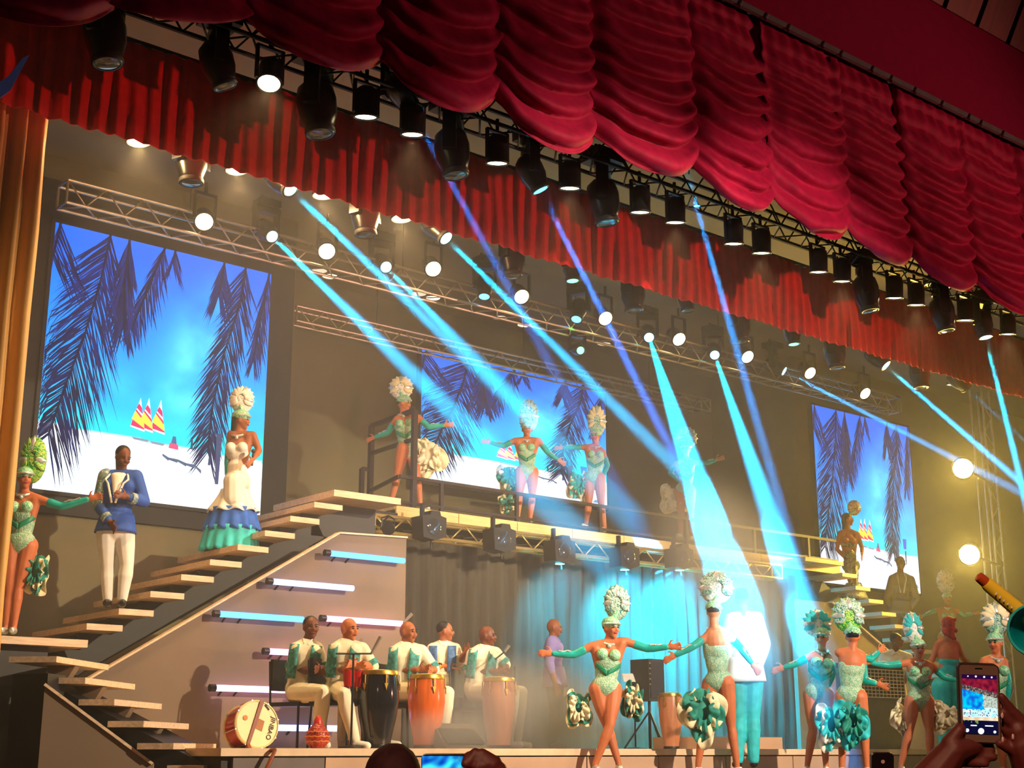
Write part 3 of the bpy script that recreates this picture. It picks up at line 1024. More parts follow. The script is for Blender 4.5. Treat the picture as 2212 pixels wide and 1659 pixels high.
# black loudspeaker shaped moving washes under the balcony
for i, (x, y) in enumerate([(940, 1135), (1092, 1162), (1222, 1186), (1362, 1200), (1480, 1202)]):
    p = at(x, y, Y=15.0)
    t = thing('wash_light', f'boxy black wash light under the balcony edge, {ORD[i]} from the left', 'stage light', p, 'black wash lights under the balcony')
    w_ = 0.19
    MB().prism([(p.x - w_, p.y, p.z - 0.17), (p.x - w_ - 0.02, p.y, p.z + 0.12), (p.x - 0.08, p.y, p.z + 0.14), (p.x - 0.06, p.y, p.z + 0.20), (p.x + 0.08, p.y, p.z + 0.20), (p.x + 0.10, p.y, p.z + 0.14), (p.x + w_, p.y, p.z + 0.12), (p.x + w_, p.y, p.z - 0.14), (p.x, p.y, p.z - 0.20)], (0, 0.26, 0)).build('housing', mat('wash_grey_black', (46, 44, 40), 0.6), t, smooth=False)
    MB().lathe([(0.001, -0.01), (0.10, -0.008), (0.115, 0.0)], (p.x - 0.02, p.y - 0.005, p.z - 0.02), (0, 1, 0), n=18, capb=False, capt=False).build('lens', m_lensoff, t)
    if i > 1:
        MB().lathe([(0.001, -0.01), (0.07, 0.0)], (p.x, p.y + 0.13, p.z - 0.205), (0, 0, 1), n=16, capb=False, capt=False).build('added_glow_lens', e_cyan, t)  # lit lens added below the unlit housing as source of the cyan
    MB().box((p.x - 0.16, p.y + 0.08, p.z + 0.14), (p.x - 0.12, p.y + 0.14, p.z + 0.30)).build('clamp', m_black, t, smooth=False)
    MB().tube((p.x + 0.02, p.y + 0.12, p.z - 0.18), (p.x + 0.03, p.y + 0.12, p.z - 0.28), 0.012).build('cable', m_black, t)
for x, y, tx, pw in ((1222, 1186, 1260, 450), (1362, 1200, 1390, 1700), (1480, 1202, 1500, 3000)):
    a_ = at(x, y, Y=15.0) + V((0, 0.13, -0.23))
    spot('drape_fill', a_, at(tx, 1480, Y=16.2), (0, 190, 255), pw * 1.3, 120, 1.0, 0.08)  # spot added to tint the drape cyan, the wash lights are unlit
# small effect lamp at the balcony's left corner
p = at(838, 1140, Y=15.0)
t = thing('effect_lamp', 'small black lamp clamped at the left corner of the balcony truss', 'lamp', p)
MB().lathe([(0.05, 0.1), (0.085, 0.06), (0.09, -0.06), (0.08, -0.08)], p, (0.3, 0.6, 0.3), n=16).build('can', m_black, t)
MB().tube(p + V((0, 0, 0.15)), V((p.x, 15.32, ZD - 0.44)), 0.012).build('clamp', m_black, t)
MB().path([p + V((-0.1, 0, 0)), p + V((-0.1, 0, 0.12)), p + V((0, 0, 0.16)), p + V((0.1, 0, 0.12)), p + V((0.1, 0, 0))], 0.012, 6).build('yoke', m_black, t)
MB().path([at(795, 1115, Y=15.2), at(800, 1135, Y=15.2), at(792, 1150, Y=15.2), at(812, 1152, Y=15.2), at(806, 1132, Y=15.2), at(820, 1142, Y=15.2)], 0.02, 6).build('yellow_cable', mat('yellow_cable', (210, 190, 90), 0.6), t)

# ------------------------------------------------------------------ LED tubes on the stair panel
e_tb = emi('tube_blue', (80, 145, 255), 3.4, True)
e_tw = emi('tube_blue_white', (150, 165, 255), 3.6, True)
e_tp = emi('tube_pink', (255, 160, 225), 3.6, True)
e_tv = emi('tube_violet_white', (236, 180, 255), 3.6, True)
TUBES = [((712, 1195), 873, e_tb, 'upper blue LED tube on the stair panel'), ((588, 1256), 763, e_tw, 'second blue white LED tube on the stair panel'), ((473, 1326), 655, e_tb, 'lower blue LED tube left of the seated drummers'),
         ((703, 1336), 870, e_tp, 'pink LED tube behind the bald drummers heads'), ((580, 1407), 700, e_tp, 'short pink LED tube behind the seated men'), ((465, 1486), 645, e_tv, 'lilac LED tube above the bass drum'),
         ((590, 1572), 735, e_tw, 'lowest bluish LED tube behind the red gourd')]
for (x, y), x1, m, lab in TUBES:
    a = at(x, y, Y=YPn - 0.12)
    b = at(x1, y, Y=YPn - 0.12)
    b = V((b.x, a.y, a.z))
    t = thing('led_tube', lab, 'light tube', a, 'led tubes on the stair panel')
    MB().tube(a, b, 0.034, n=12).build('tube', m, t)
    MB().tube(a - V((0.07, 0, 0)), a, 0.04, n=12).build('end_cap', m_black, t)
    for f in (0.10, 0.28):
        q = a.lerp(b, f)
        MB().tube(q, q + V((0, 0.12, -0.07)), 0.012, n=6).build('bracket', m_black, t)
# ------------------------------------------------------------------ figures
NH = V((math.sin(YAW), math.cos(YAW), 0))


def atv(px, py, base, dz=0.0):
    """point of the photograph on the upright plane through base facing the camera, dz further away"""
    r = FWD + RGT * ((px - 1106) / F_PX) - UPV * ((py - 829.5) / F_PX)
    t = ((V(base) - CAM).dot(NH) + dz) / r.dot(NH)
    return CAM + r * t


m_skin = mat('skin_bronze', (196, 112, 70), 0.5, var=0.08, spec=0.35)
m_skin_d = mat('skin_deep_brown', (112, 62, 42), 0.5, var=0.08, spec=0.35)
m_skin_m = mat('skin_warm_brown', (158, 92, 58), 0.5, var=0.08, spec=0.35)
m_hair = mat('hair_black', (26, 20, 18), 0.6, var=0.3, scale=30)
m_hair_red = mat('hair_auburn', (168, 62, 34), 0.6, var=0.35, scale=30)
m_eye = mat('eye_dark', (28, 18, 16), 0.3)
m_lip = mat('lips_red', (168, 54, 56), 0.45)
m_glove = mat('glove_turquoise_satin', (14, 172, 160), 0.35, var=0.15, scale=14)
m_silver = mat('silver_sequin', (214, 222, 214), 0.3, 0.5, var=0.35, scale=60)
m_cream = mat('cream_organza', (240, 228, 186), 0.7, var=0.15, scale=14)
m_white = mat('white_cotton', (238, 234, 224), 0.75, var=0.06)
m_offwhite = mat('ivory_cotton', (234, 226, 196), 0.75, var=0.08)
m_tealr = mat('teal_organza', (36, 140, 124), 0.65, var=0.25, scale=14)
m_tealprint = mat('teal_leaf_print', (58, 138, 132), 0.7, var=0.55, scale=26)
m_blue = mat('royal_blue_cloth', (36, 84, 176), 0.7, var=0.1)
m_aqua = mat('aqua_organza', (46, 196, 206), 0.6, var=0.2, scale=10)
m_lilac = mat('lilac_cotton', (150, 142, 210), 0.7)
m_shoe_k = mat('black_leather', (24, 20, 18), 0.3)
m_gold = mat('gold_metal', (214, 170, 70), 0.3, 0.9)


def sequin(name, c0, c1, c2, sc):
    """patterned costume cloth: cells of three colours"""
    m = bpy.data.materials.new(name)
    m.use_nodes = True
    nt = m.node_tree
    b = nt.nodes['Principled BSDF']
    b.inputs['Roughness'].default_value = 0.35
    tc = nt.nodes.new('ShaderNodeTexCoord')
    vo = nt.nodes.new('ShaderNodeTexVoronoi')
    vo.inputs['Scale'].default_value = sc
    nt.links.new(tc.outputs['Object'], vo.inputs['Vector'])
    nz = nt.nodes.new('ShaderNodeTexNoise')
    nz.inputs['Scale'].default_value = sc * 0.3
    nt.links.new(tc.outputs['Object'], nz.inputs['Vector'])
    mx = nt.nodes.new('ShaderNodeMath')
    mx.operation = 'ADD'
    nt.links.new(vo.outputs['Distance'], mx.inputs[0])
    nt.links.new(nz.outputs['Fac'], mx.inputs[1])
    rp = nt.nodes.new('ShaderNodeValToRGB')
    e = rp.color_ramp.elements
    e[0].position, e[0].color = 0.72, (*lin(c0), 1)
    e[1].position, e[1].color = 1.05, (*lin(c2), 1)
    k = e.new(0.88)
    k.color = (*lin(c1), 1)
    nt.links.new(mx.outputs[0], rp.inputs['Fac'])
    nt.links.new(rp.outputs['Color'], b.inputs['Base Color'])
    bp = nt.nodes.new('ShaderNodeBump')
    bp.inputs['Strength'].default_value = 0.5
    bp.inputs['Distance'].default_value = 0.01
    nt.links.new(vo.outputs['Distance'], bp.inputs['Height'])
    nt.links.new(bp.outputs['Normal'], b.inputs['Normal'])
    return m


m_leo = sequin('leotard_sea_green', (120, 186, 148), (84, 164, 130), (176, 204, 170), 80)
m_leo_band = mat('leotard_emerald_band', (8, 136, 96), 0.4, var=0.1)
m_plume_g = sequin('plume_bright_green', (16, 140, 56), (50, 180, 70), (170, 214, 90), 55)
m_plume_t = sequin('plume_teal_net', (40, 120, 118), (90, 170, 160), (190, 214, 196), 60)
m_plume_w = sequin('plume_silver_white', (170, 190, 196), (226, 234, 234), (246, 246, 240), 30)
m_cap = sequin('cap_mint_satin', (60, 176, 130), (120, 206, 160), (170, 220, 180), 60)
m_jacketsilver = sequin('silver_sequin_shoulder', (150, 166, 170), (196, 206, 204), (120, 150, 150), 40)

BASEJ = {
    'pelvis': (0, 0, .95), 'waist': (0, .01, 1.08), 'chest': (0, .01, 1.27), 'neck': (0, .015, 1.45), 'head': (0, -.015, 1.585),
    'shL': (.165, .01, 1.40), 'elL': (.215, .03, 1.12), 'wrL': (.235, -.04, .88), 'hipL': (.09, 0, .92), 'knL': (.10, -.03, .50), 'anL': (.105, .02, .09), 'toL': (.115, -.13, .035),
    'shR': (-.165, .01, 1.40), 'elR': (-.215, .03, 1.12), 'wrR': (-.235, -.04, .88), 'hipR': (-.09, 0, .92), 'knR': (-.10, -.03, .50), 'anR': (-.105, .02, .09), 'toR': (-.115, -.13, .035),
}
SEATJ = {
    'pelvis': (0, .05, .55), 'waist': (0, .04, .68), 'chest': (0, .0, .88), 'neck': (0, -.02, 1.06), 'head': (0, -.06, 1.19),
    'shL': (.18, -.01, 1.01), 'elL': (.24, -.10, .75), 'wrL': (.12, -.32, .72), 'hipL': (.09, .03, .53), 'knL': (.17, -.40, .53), 'anL': (.17, -.36, .09), 'toL': (.19, -.50, .035),
    'shR': (-.18, -.01, 1.01), 'elR': (-.24, -.10, .75), 'wrR': (-.12, -.32, .72), 'hipR': (-.09, .03, .53), 'knR': (-.17, -.40, .53), 'anR': (-.17, -.36, .09), 'toR': (-.19, -.50, .035),
}


class Fig:
    def __init__(s, label, base, H, facing, skin, px=None, pose='stand', headyaw=None, sex='f', group=None, vox=0.012, nod=0.0):
        s.base = V(base)
        s.k = H / 1.70
        s.skin, s.sex, s.vox, s.posed = skin, sex, vox, pose
        s.root = thing('person', label, 'person', s.base, group)
        a = math.radians(facing)
        R = Matrix.Rotation(a, 3, 'Z')
        s.J = {n: s.base + R @ (V(p) * s.k) for n, p in (BASEJ if pose == 'stand' else SEATJ).items()}
        px = px or {}
        d0 = dict(s.J)
        zp, zh = d0['pelvis'].z, d0['head'].z
        P = {n: atv(q[0], q[1], s.base, q[2] if len(q) > 2 else 0.0) for n, q in px.items()}
        dp = P['pelvis'] - d0['pelvis'] if 'pelvis' in P else V((0, 0, 0))
        dh = P['head'] - d0['head'] if 'head' in P else dp
        for n, q in s.J.items():
            wt = (q.z - zp) / (zh - zp)
            if wt >= 0:
                s.J[n] = q + dp * (1 - min(1, wt)) + dh * min(1, wt)
            else:
                s.J[n] = q + dp * max(0, (q.z - s.base.z) / (zp - s.base.z)) * (0 if n[:2] in ('an', 'to') else 1)
        for n, q in P.items():
            s.J[n] = q
        for sd in 'LR':
            if 'an' + sd in P and 'to' + sd not in P:
                s.J['to' + sd] = P['an' + sd] + (d0['to' + sd] - d0['an' + sd])
            if 'el' + sd in P and 'wr' + sd not in P:
                s.J['wr' + sd] = P['el' + sd] + (d0['wr' + sd] - d0['el' + sd])
        J = s.J
        s.up = (J['neck'] - J['pelvis']).normalized()
        x = (J['shL'] - J['shR'])
        x = (x - s.up * x.dot(s.up)).normalized()
        s.x = x                                   # towards the person's left
        s.fw = s.up.cross(x) * -1
        if s.fw.dot(R @ V((0, -1, 0))) < 0:
            s.fw = -s.fw
            s.x = -s.x
        s.ax = (s.x, s.fw, s.up)
        ha = math.radians(facing if headyaw is None else headyaw)
        hf = V((math.sin(ha), -math.cos(ha), 0))
        nd = math.radians(nod)
        hf = (hf * math.cos(nd) - V((0, 0, 1)) * math.sin(nd)).normalized()
        hs = V((0, 0, 1)).cross(hf).normalized() * 1
        s.hx, s.hf, s.hu = hs, hf, hf.cross(hs)
        if s.hu.z < 0:
            s.hu = -s.hu
        s.hand_dirs = {}

    # ---- primitives of the body, inflated by g
    def torso(s, mb, g=0.0, top=True):
        J, k, f = s.J, s.k, s.sex == 'f'
        A = s.ax
        W = (0.150, 0.108, 0.125) if f else (0.150, 0.108, 0.12)
        mb.ell(J['pelvis'] + s.up * 0.0, [q * k + g for q in (0.158 if f else 0.150, 0.108, 0.13)], A)
        mb.ell(J['waist'], [q * k + g for q in (0.112 if f else 0.138, 0.085 if f else 0.1, 0.15)], A)
        if top:
            mb.ell(J['chest'], [q * k + g for q in (0.140 if f else 0.165, 0.098 if f else 0.112, 0.19)], A)
            for sd, sg in (('L', 1), ('R', -1)):
                mb.cap(J['sh' + sd] - s.x * (0.045 * sg * k) - s.up * 0.02 * k, 0.062 * k + g, J['waist'] + s.x * (0.055 * sg * k), 0.058 * k + g)
            mb.cap(J['shL'] - s.x * 0.02 * k, 0.052 * k + g, J['shR'] + s.x * 0.02 * k, 0.052 * k + g)
            for sg in (-1, 1):
                if f:
                    mb.ell(J['chest'] + s.x * (0.066 * sg * k) + s.fw * 0.075 * k + s.up * 0.015 * k, 0.058 * k + g)
                else:
                    mb.ell(J['chest'] + s.x * (0.08 * sg * k) + s.fw * 0.05 * k + s.up * 0.06 * k, (0.08 * k + g, 0.06 * k + g, 0.075 * k + g), A)
                mb.cap(J['neck'] - s.up * 0.01 * k, 0.045 * k + g * 0.5, J['shL' if sg > 0 else 'shR'], 0.05 * k + g)
        return mb

    def arm(s, mb, sd, g=0.0, t0=0.0, t1=2.0):
        J, k = s.J, s.k
        m = 1.0 if s.sex == 'f' else 1.22
        a, b, c = J['sh' + sd], J['el' + sd], J['wr' + sd]
        if t0 < 1:
            mb.cap(a.lerp(b, t0), (0.049 - 0.010 * t0) * k * m + g, a.lerp(b, min(1, t1)), 0.038 * k * m + g)
        if t1 > 1:
            mb.cap(b, 0.038 * k * m + g, b.lerp(c, 0.35 * (t1 - 1)), 0.039 * k * m + g)
            mb.cap(b.lerp(c, 0.35 * (t1 - 1)), 0.039 * k * m + g, b.lerp(c, t1 - 1), 0.027 * k * m + g)
        return mb

    def leg(s, mb, sd, g=0.0, foot=True, t1=2.0):
        J, k = s.J, s.k
        a, b, c, d = J['hip' + sd], J['kn' + sd], J['an' + sd], J['to' + sd]
        th = 1.12 if s.sex == 'f' else 1.0
        mb.cap(a, 0.090 * k * th + g, a.lerp(b, 0.5), 0.076 * k * th + g)
        mb.cap(a.lerp(b, 0.5), 0.076 * k * th + g, b, 0.053 * k + g)
        bk = (b - (a + c) / 2)
        mb.cap(b, 0.052 * k + g, b.lerp(c, 0.32), 0.058 * k + g)
        mb.cap(b.lerp(c, 0.32), 0.055 * k + g, b.lerp(c, min(1, t1 - 1)), 0.034 * k + g)
        if foot:
            mb.cap(c, 0.034 * k + g, c - V((0, 0, 0.045 * k)), 0.034 * k + g)
            mb.cap(c - V((0, 0, 0.05 * k)), 0.034 * k + g, d, 0.024 * k + g)
        return mb

    def hand(s, mb, sd, curl=0.35, dirv=None, spread=1.0):
        J, k = s.J, s.k
        w_ = J['wr' + sd]
        d = (w_ - J['el' + sd]).normalized() if dirv is None else V(dirv).normalized()
        n = d.cross(V((0, 0, 1)))
        n = n.normalized() if n.length > 0.2 else s.x.copy()
        side = n.cross(d).normalized()
        pal = w_ + d * 0.055 * k
        mb.ell(pal, (0.040 * k, 0.018 * k, 0.052 * k), (side, n, d), seg=10, rings=6)
        for i, (o, L) in enumerate(((-0.030, 0.066), (-0.010, 0.078), (0.011, 0.074), (0.031, 0.058))):
            r0 = pal + d * 0.040 * k + side * o * k
            d1 = (d + side * o * 5.0 * spread).normalized()
            k1 = r0 + d1 * L * 0.5 * k
            d2 = (d1 + n * curl - V((0, 0, 1)) * 0.2 * curl).normalized()
            mb.cap(r0, 0.0105 * k, k1, 0.0098 * k, n=6)
            mb.cap(k1, 0.0098 * k, k1 + d2 * L * 0.55 * k, 0.0085 * k, n=6)
        r0 = pal - d * 0.02 * k + side * 0.036 * k
        d1 = (d * 0.6 + side * 0.9 + n * 0.3).normalized()
        mb.cap(r0, 0.013 * k, r0 + d1 * 0.04 * k, 0.011 * k, n=6)
        mb.cap(r0 + d1 * 0.04 * k, 0.011 * k, r0 + d1 * 0.045 * k + d * 0.03 * k, 0.0095 * k, n=6)
        return mb

    def head(s, mb):
        J, k = s.J, s.k
        A = (s.hx, s.hf, s.hu)
        c = J['head']
        mb.ell(c + s.hu * 0.018 * k - s.hf * 0.012 * k, (0.074 * k, 0.094 * k, 0.098 * k), A)
        mb.ell(c - s.hu * 0.035 * k + s.hf * 0.022 * k, (0.058 * k, 0.066 * k, 0.078 * k), A)
        mb.ell(c - s.hu * 0.092 * k + s.hf * 0.052 * k, (0.028 * k, 0.026 * k, 0.024 * k), A)
        mb.cap(c + s.hu * 0.012 * k + s.hf * 0.082 * k, 0.010 * k, c - s.hu * 0.022 * k + s.hf * 0.098 * k, 0.015 * k, n=8)
        for sg in (-1, 1):
            mb.ell(c + s.hx * 0.074 * sg * k - s.hf * 0.008 * k - s.hu * 0.005 * k, (0.012 * k, 0.02 * k, 0.032 * k), A, 8, 6)
            mb.ell(c + s.hx * 0.032 * sg * k + s.hf * 0.066 * k - s.hu * 0.028 * k, 0.026 * k, A, 8, 6)
        mb.cap(c - s.hu * 0.05 * k - s.hf * 0.015 * k, 0.050 * k, J['neck'] - s.up * 0.02 * k, 0.054 * k * (1.0 if s.sex == 'f' else 1.15))
        return mb

    def body(s, curl=0.35, hands='LR', dirs=None):
        mb = MB()
        s.torso(mb)
        for sd in 'LR':
            s.arm(mb, sd)
            s.hand(mb, sd, curl, (dirs or {}).get(sd))
            s.leg(mb, sd)
        s.head(mb)
        b = mb.build('body', s.skin, s.root, voxel=s.vox * 0.9, sm=3)
        k = s.k
        c = s.J['head']
        for sg in (-1, 1):
            e = c + s.hx * 0.031 * sg * k + s.hf * 0.087 * k + s.hu * 0.006 * k
            MB().ell(e, (0.015 * k, 0.008 * k, 0.007 * k), (s.hx, s.hf, s.hu), 8, 6).build('eye', m_eye, b)
            MB().cap(e + s.hu * 0.020 * k - s.hx * 0.016 * k, 0.004 * k, e + s.hu * 0.020 * k + s.hx * 0.016 * k, 0.004 * k, 6).build('eyebrow', m_hair, b)
        MB().ell(c + s.hf * 0.088 * k - s.hu * 0.056 * k, (0.024 * k, 0.010 * k, 0.009 * k), (s.hx, s.hf, s.hu), 10, 6).build('mouth', m_lip if s.sex == 'f' else mat('lips_brown', (120, 62, 52), 0.5), b)
        return b

    def part(s, name, mb, m, voxel=True, sm=3, **kw):
        return mb.build(name, m, s.root, voxel=s.vox if voxel else None, sm=sm, **kw)

    def hair(s, m=None, long=0.0, bald=False):
        k = s.k
        c = s.J['head']
        A = (s.hx, s.hf, s.hu)
        mb = MB().ell(c + s.hu * 0.040 * k - s.hf * 0.030 * k, (0.080 * k, 0.090 * k, 0.086 * k), A)
        if long:
            mb.cap(c - s.hf * 0.06 * k, 0.06 * k, c - s.hf * 0.085 * k - V((0, 0, long * k)), 0.035 * k)
        if m is not None and long:
            r = random.Random(4)
            for i in range(26):
                q = c - s.hf * r.uniform(0.02, 0.10) * k + s.hx * r.uniform(-0.085, 0.085) * k - V((0, 0, r.uniform(-0.09, long + 0.05) * k))
                mb.ell(q, r.uniform(0.022, 0.036) * k, seg=8, rings=6)
        return s.part('hair', mb, m or m_hair, sm=2)

    # ---- costumes
    def leotard(s):
        J, k = s.J, s.k
        A = s.ax
        g = 0.010
        mb = MB()
        mb.ell(J['pelvis'], [q * k + g for q in (0.156, 0.108, 0.12)], A)
        mb.ell(J['waist'], [q * k + g for q in (0.112, 0.085, 0.15)], A)
        mb.ell(J['chest'] - s.up * 0.05 * k, [q * k + g for q in (0.134, 0.096, 0.12)], A)
        for sg in (-1, 1):
            mb.cap(J['chest'] + s.x * (0.080 * sg * k) - s.up * 0.01 * k, 0.066 * k + g, J['waist'] + s.x * (0.056 * sg * k), 0.060 * k + g)
        mb.cap(J['pelvis'] - s.up * 0.05 * k, 0.07 * k + g, J['pelvis'] - s.up * 0.10 * k, 0.05 * k + g)
        s.part('leotard', mb, m_leo)
        for sg in (-1, 1):
            c = J['chest'] + s.x * (0.068 * sg * k) + s.fw * 0.085 * k + s.up * 0.02 * k
            s.part('bust_cup', MB().ell(c, 0.064 * k, A), m_cap, voxel=False)
        # emerald chevron across the waist
        for sg in (-1, 1):
            def rb(u, v, sg=sg):
                a = 1.45 * u
                h = -0.10 + 0.62 * u + 0.30 * v
                q = J['waist'].lerp(J['chest'], h)
                t = min(1, max(0, h))
                rx, ry = (0.116 + 0.020 * t) * k + g + 0.006, (0.090 + 0.010 * t) * k + g + 0.006
                return q + s.x * (sg * rx * math.sin(a)) + s.fw * (ry * math.cos(a))
            s.part('chevron', MB().grid(10, 3, rb), m_leo_band, voxel=False, sharp=None, solid=0.006)

    def gloves(s, sides='LR', m=None):
        for sd in sides:
            mb = MB()
            s.arm(mb, sd, 0.006, 0.45, 2.0)
            g = s.part('glove', mb, m or m_glove)
            a = s.J['el' + sd].lerp(s.J['wr' + sd], 0.15)
            b = s.J['el' + sd].lerp(s.J['wr' + sd], 0.75)
            u = V((0, 0, 0.03 * s.k)) - NH * 0.03
            MB().path([a + u, a.lerp(b, 0.3) + u * 1.2, a.lerp(b, 0.6) + u * 0.8, b + u], 0.010 * s.k, 6).build('sequin_trim', m_silver, g)

    def necklace(s):
        c = s.J['neck'] - s.up * 0.015 * s.k
        k = s.k
        pts = [c + s.x * (0.075 * k * math.cos(a)) + s.fw * (0.06 * k * math.sin(a) + 0.02 * k) - s.up * (0.035 * k * math.sin(a)) for a in [PI * i / 10 for i in range(11)]]
        s.part('necklace', MB().path(pts, 0.014 * k, 6), m_silver, voxel=False)
        s.part('pendant', MB().ell(c + s.fw * 0.088 * k - s.up * 0.055 * k, 0.022 * k), m_silver, voxel=False)

    def headdress(s, cpx, rx, ry, m, mf=None, cap=True, nf=11, dz=0.0, tilt=0.0):
        """tall oval plume: centre in the photo, half sizes in photo pixels"""
        k = s.k
        c = atv(cpx[0], cpx[1], s.base, dz)
        sc = depth(c) / F_PX
        RX, RZ = rx * sc, ry * sc
        hd = s.J['head']
        if cap:
            o = s.part('cap', MB().ell(hd + s.hu * 0.055 * k - s.hf * 0.008 * k, (0.094 * k, 0.112 * k, 0.076 * k), (s.hx, s.hf, s.hu)), m_cap, voxel=False)
            pts = [hd + s.hu * 0.045 * k + s.hx * (0.094 * k * math.cos(a)) + s.hf * (0.114 * k * math.sin(a) - 0.008 * k) for a in [PI * i / 10 for i in range(11)]]
            MB().path(pts, 0.012 * k, 6).build('cap_band', m_silver, o)
        X = (RGT * math.cos(tilt) + V((0, 0, 1)) * math.sin(tilt))
        Z = (V((0, 0, 1)) * math.cos(tilt) - RGT * math.sin(tilt))
        A = (X, NH, Z)
        pl = s.part('plume', MB().ell(c + NH * 0.05, (RX * 0.96, 0.085, RZ * 1.0), A, 18, 12), m, voxel=False)
        for i in range(nf):
            a = PI * (-0.15 + 1.3 * i / (nf - 1))
            u = X * math.cos(a) * RX + Z * math.sin(a) * RZ
            v = (X * -math.sin(a) * RX + Z * math.cos(a) * RZ).normalized()
            wv = 0.24 * min(RX, RZ)
            def leaf(uu, vv, u=u, v=v, wv=wv):
                t = vv
                w2 = math.sin(PI * min(1, t * 0.85 + 0.15)) * (uu - 0.5) * 2 * wv
                return c + u * (0.30 + 0.76 * t) + v * w2 + NH * (0.05 - 0.095 * math.sqrt(max(0, 1 - (0.28 + 0.70 * t) ** 2)) + 0.02 * abs(uu - 0.5))
            MB().grid(4, 6, leaf).build('feather', (mf or m) if i % 4 != 1 else m_silver, pl, sharp=None, solid=0.004)
        # stem joining the plume to the cap
        s.part('plume_stem', MB().cap(hd + s.hu * 0.07 * k, 0.035 * k, c - Z * RZ * 0.5, 0.03), m_cap, voxel=False)

    def bustle(s, cpx, rx, ry, cols, dz=0.15, seed=0, turns=4):
        c = atv(cpx[0], cpx[1], s.base, dz)
        sc = depth(c) / F_PX
        RX, RZ = rx * sc, ry * sc
        r = random.Random(seed + 3)
        t = s.part('bustle', MB().ell(c + NH * 0.03, (RX * 0.62, 0.10, RZ * 0.62), (RGT, NH, V((0, 0, 1))), 14, 9), cols[1], voxel=False)
        for i in range(turns):
            f = 1.0 - 0.2 * i
            ph, a0 = r.uniform(0, 6), r.uniform(-0.4, 0.4)
            span = 1.65 * PI
            wd = 0.26 * min(RX, RZ) + 0.02
            def rib(u, v, f=f, ph=ph, a0=a0, i=i, wd=wd):
                a = PI * 0.60 + a0 + span * u
                q = RGT * (math.cos(a) * RX * f) + V((0, 0, 1)) * (math.sin(a) * RZ * f)
                n = q.normalized()
                wob = math.sin(u * 46 + ph)
                wob2 = math.sin(u * 19 + ph * 2)
                return c + q * (0.62 + 0.1 * wob2 * v) + n * wd * v * (1 + 0.25 * wob2) + NH * (-0.05 - 0.03 * i + 0.045 * wob * v) + V((0, 0, -0.02 * v))
            MB().grid(72, 3, rib).build('ruffle', cols[i % len(cols)], t, sharp=None, solid=0.005)
        j = s.J['pelvis'] + NH * 0.1
        s.part('sash', MB().path([j, (j + c) / 2 + V((0, 0, 0.03)), c], [0.03, 0.035, 0.05], 8), cols[1], voxel=False)

    def heels(s, m=None):
        for sd in 'LR':
            a, t = s.J['an' + sd], s.J['to' + sd]
            mb = MB().cap(a - V((0, 0, 0.05)), 0.040 * s.k, t, 0.030 * s.k)
            s.part('shoe', mb, m or m_silver, voxel=False)

    def trousers(s, m, g=0.018):
        mb = MB()
        J, k = s.J, s.k
        mb.ell(J['pelvis'], [q * k + g for q in (0.15, 0.11, 0.13)], s.ax)
        for sd in 'LR':
            s.leg(mb, sd, g, foot=False)
        return s.part('trousers', mb, m)

    def top(s, m, g=0.016, sleeve=2.0, name='shirt', hem=0.10):
        mb = MB()
        s.torso(mb, g)
        mb.ell(s.J['pelvis'] - s.up * (hem - 0.08), [q * s.k + g for q in (0.155, 0.115, 0.12)], s.ax)
        for sd in 'LR':
            s.arm(mb, sd, g * 0.75, 0.0, sleeve)
        o = s.part(name, mb, m, sm=6)
        k = s.k
        A_, B_ = s.J['waist'], s.J['pelvis'] - s.up * (hem * k + 0.02)
        def sk(u, v):
            a = 2 * PI * u
            rx = (0.150 + 0.045 * v) * k + g
            ry = (0.112 + 0.030 * v) * k + g
            return A_.lerp(B_, v) + s.x * (rx * math.cos(a)) + s.fw * (ry * math.sin(a))
        if s.posed == 'stand':
            MB().grid(32, 6, sk, closed=True).build('hem', m, o, sharp=None, solid=0.01)
        return o

    def shoes(s, m):
        for sd in 'LR':
            a, t = s.J['an' + sd], s.J['to' + sd]
            mb = MB().cap(a - V((0, 0, 0.045)), 0.045 * s.k, t, 0.038 * s.k)
            mb.cap(a - V((0, 0, 0.02)), 0.045 * s.k, a - V((0, 0, 0.05)), 0.047 * s.k)
            s.part('shoe', mb, m)

    def collar(s, m):
        k = s.k
        for sg in (-1, 1):
            c = s.J['neck'] - s.up * 0.01 * k
            p = [c + s.x * sg * 0.062 * k - s.fw * 0.01 * k + s.up * 0.035 * k, c + s.x * sg * 0.075 * k - s.up * 0.005 * k, c + s.x * sg * 0.06 * k + s.fw * 0.095 * k - s.up * 0.065 * k, c + s.x * sg * 0.018 * k + s.fw * 0.095 * k - s.up * 0.03 * k, c + s.x * sg * 0.05 * k + s.fw * 0.045 * k + s.up * 0.03 * k]
            s.part('collar', MB().prism(p, s.fw * 0.012), m, voxel=False, smooth=False)

    def front_panels(s, m, g=0.036):
        """two strips down the front of a shirt"""
        J, k = s.J, s.k
        for sg in (-1, 1):
            def fn(u, v, sg=sg):
                q = J['pelvis'].lerp(J['neck'], 0.22 + 0.68 * v)
                a = (0.30 + 0.60 * u)
                rx, ry = (0.172 * k + g, 0.122 * k + g)
                if v > 0.8:
                    ry *= 1 - (v - 0.8) * 1.4
                return q + s.x * (sg * rx * math.sin(a)) + s.fw * (ry * math.cos(a))
            s.part('front_panel', MB().grid(4, 8, fn), m, voxel=False, sharp=None, solid=0.008)

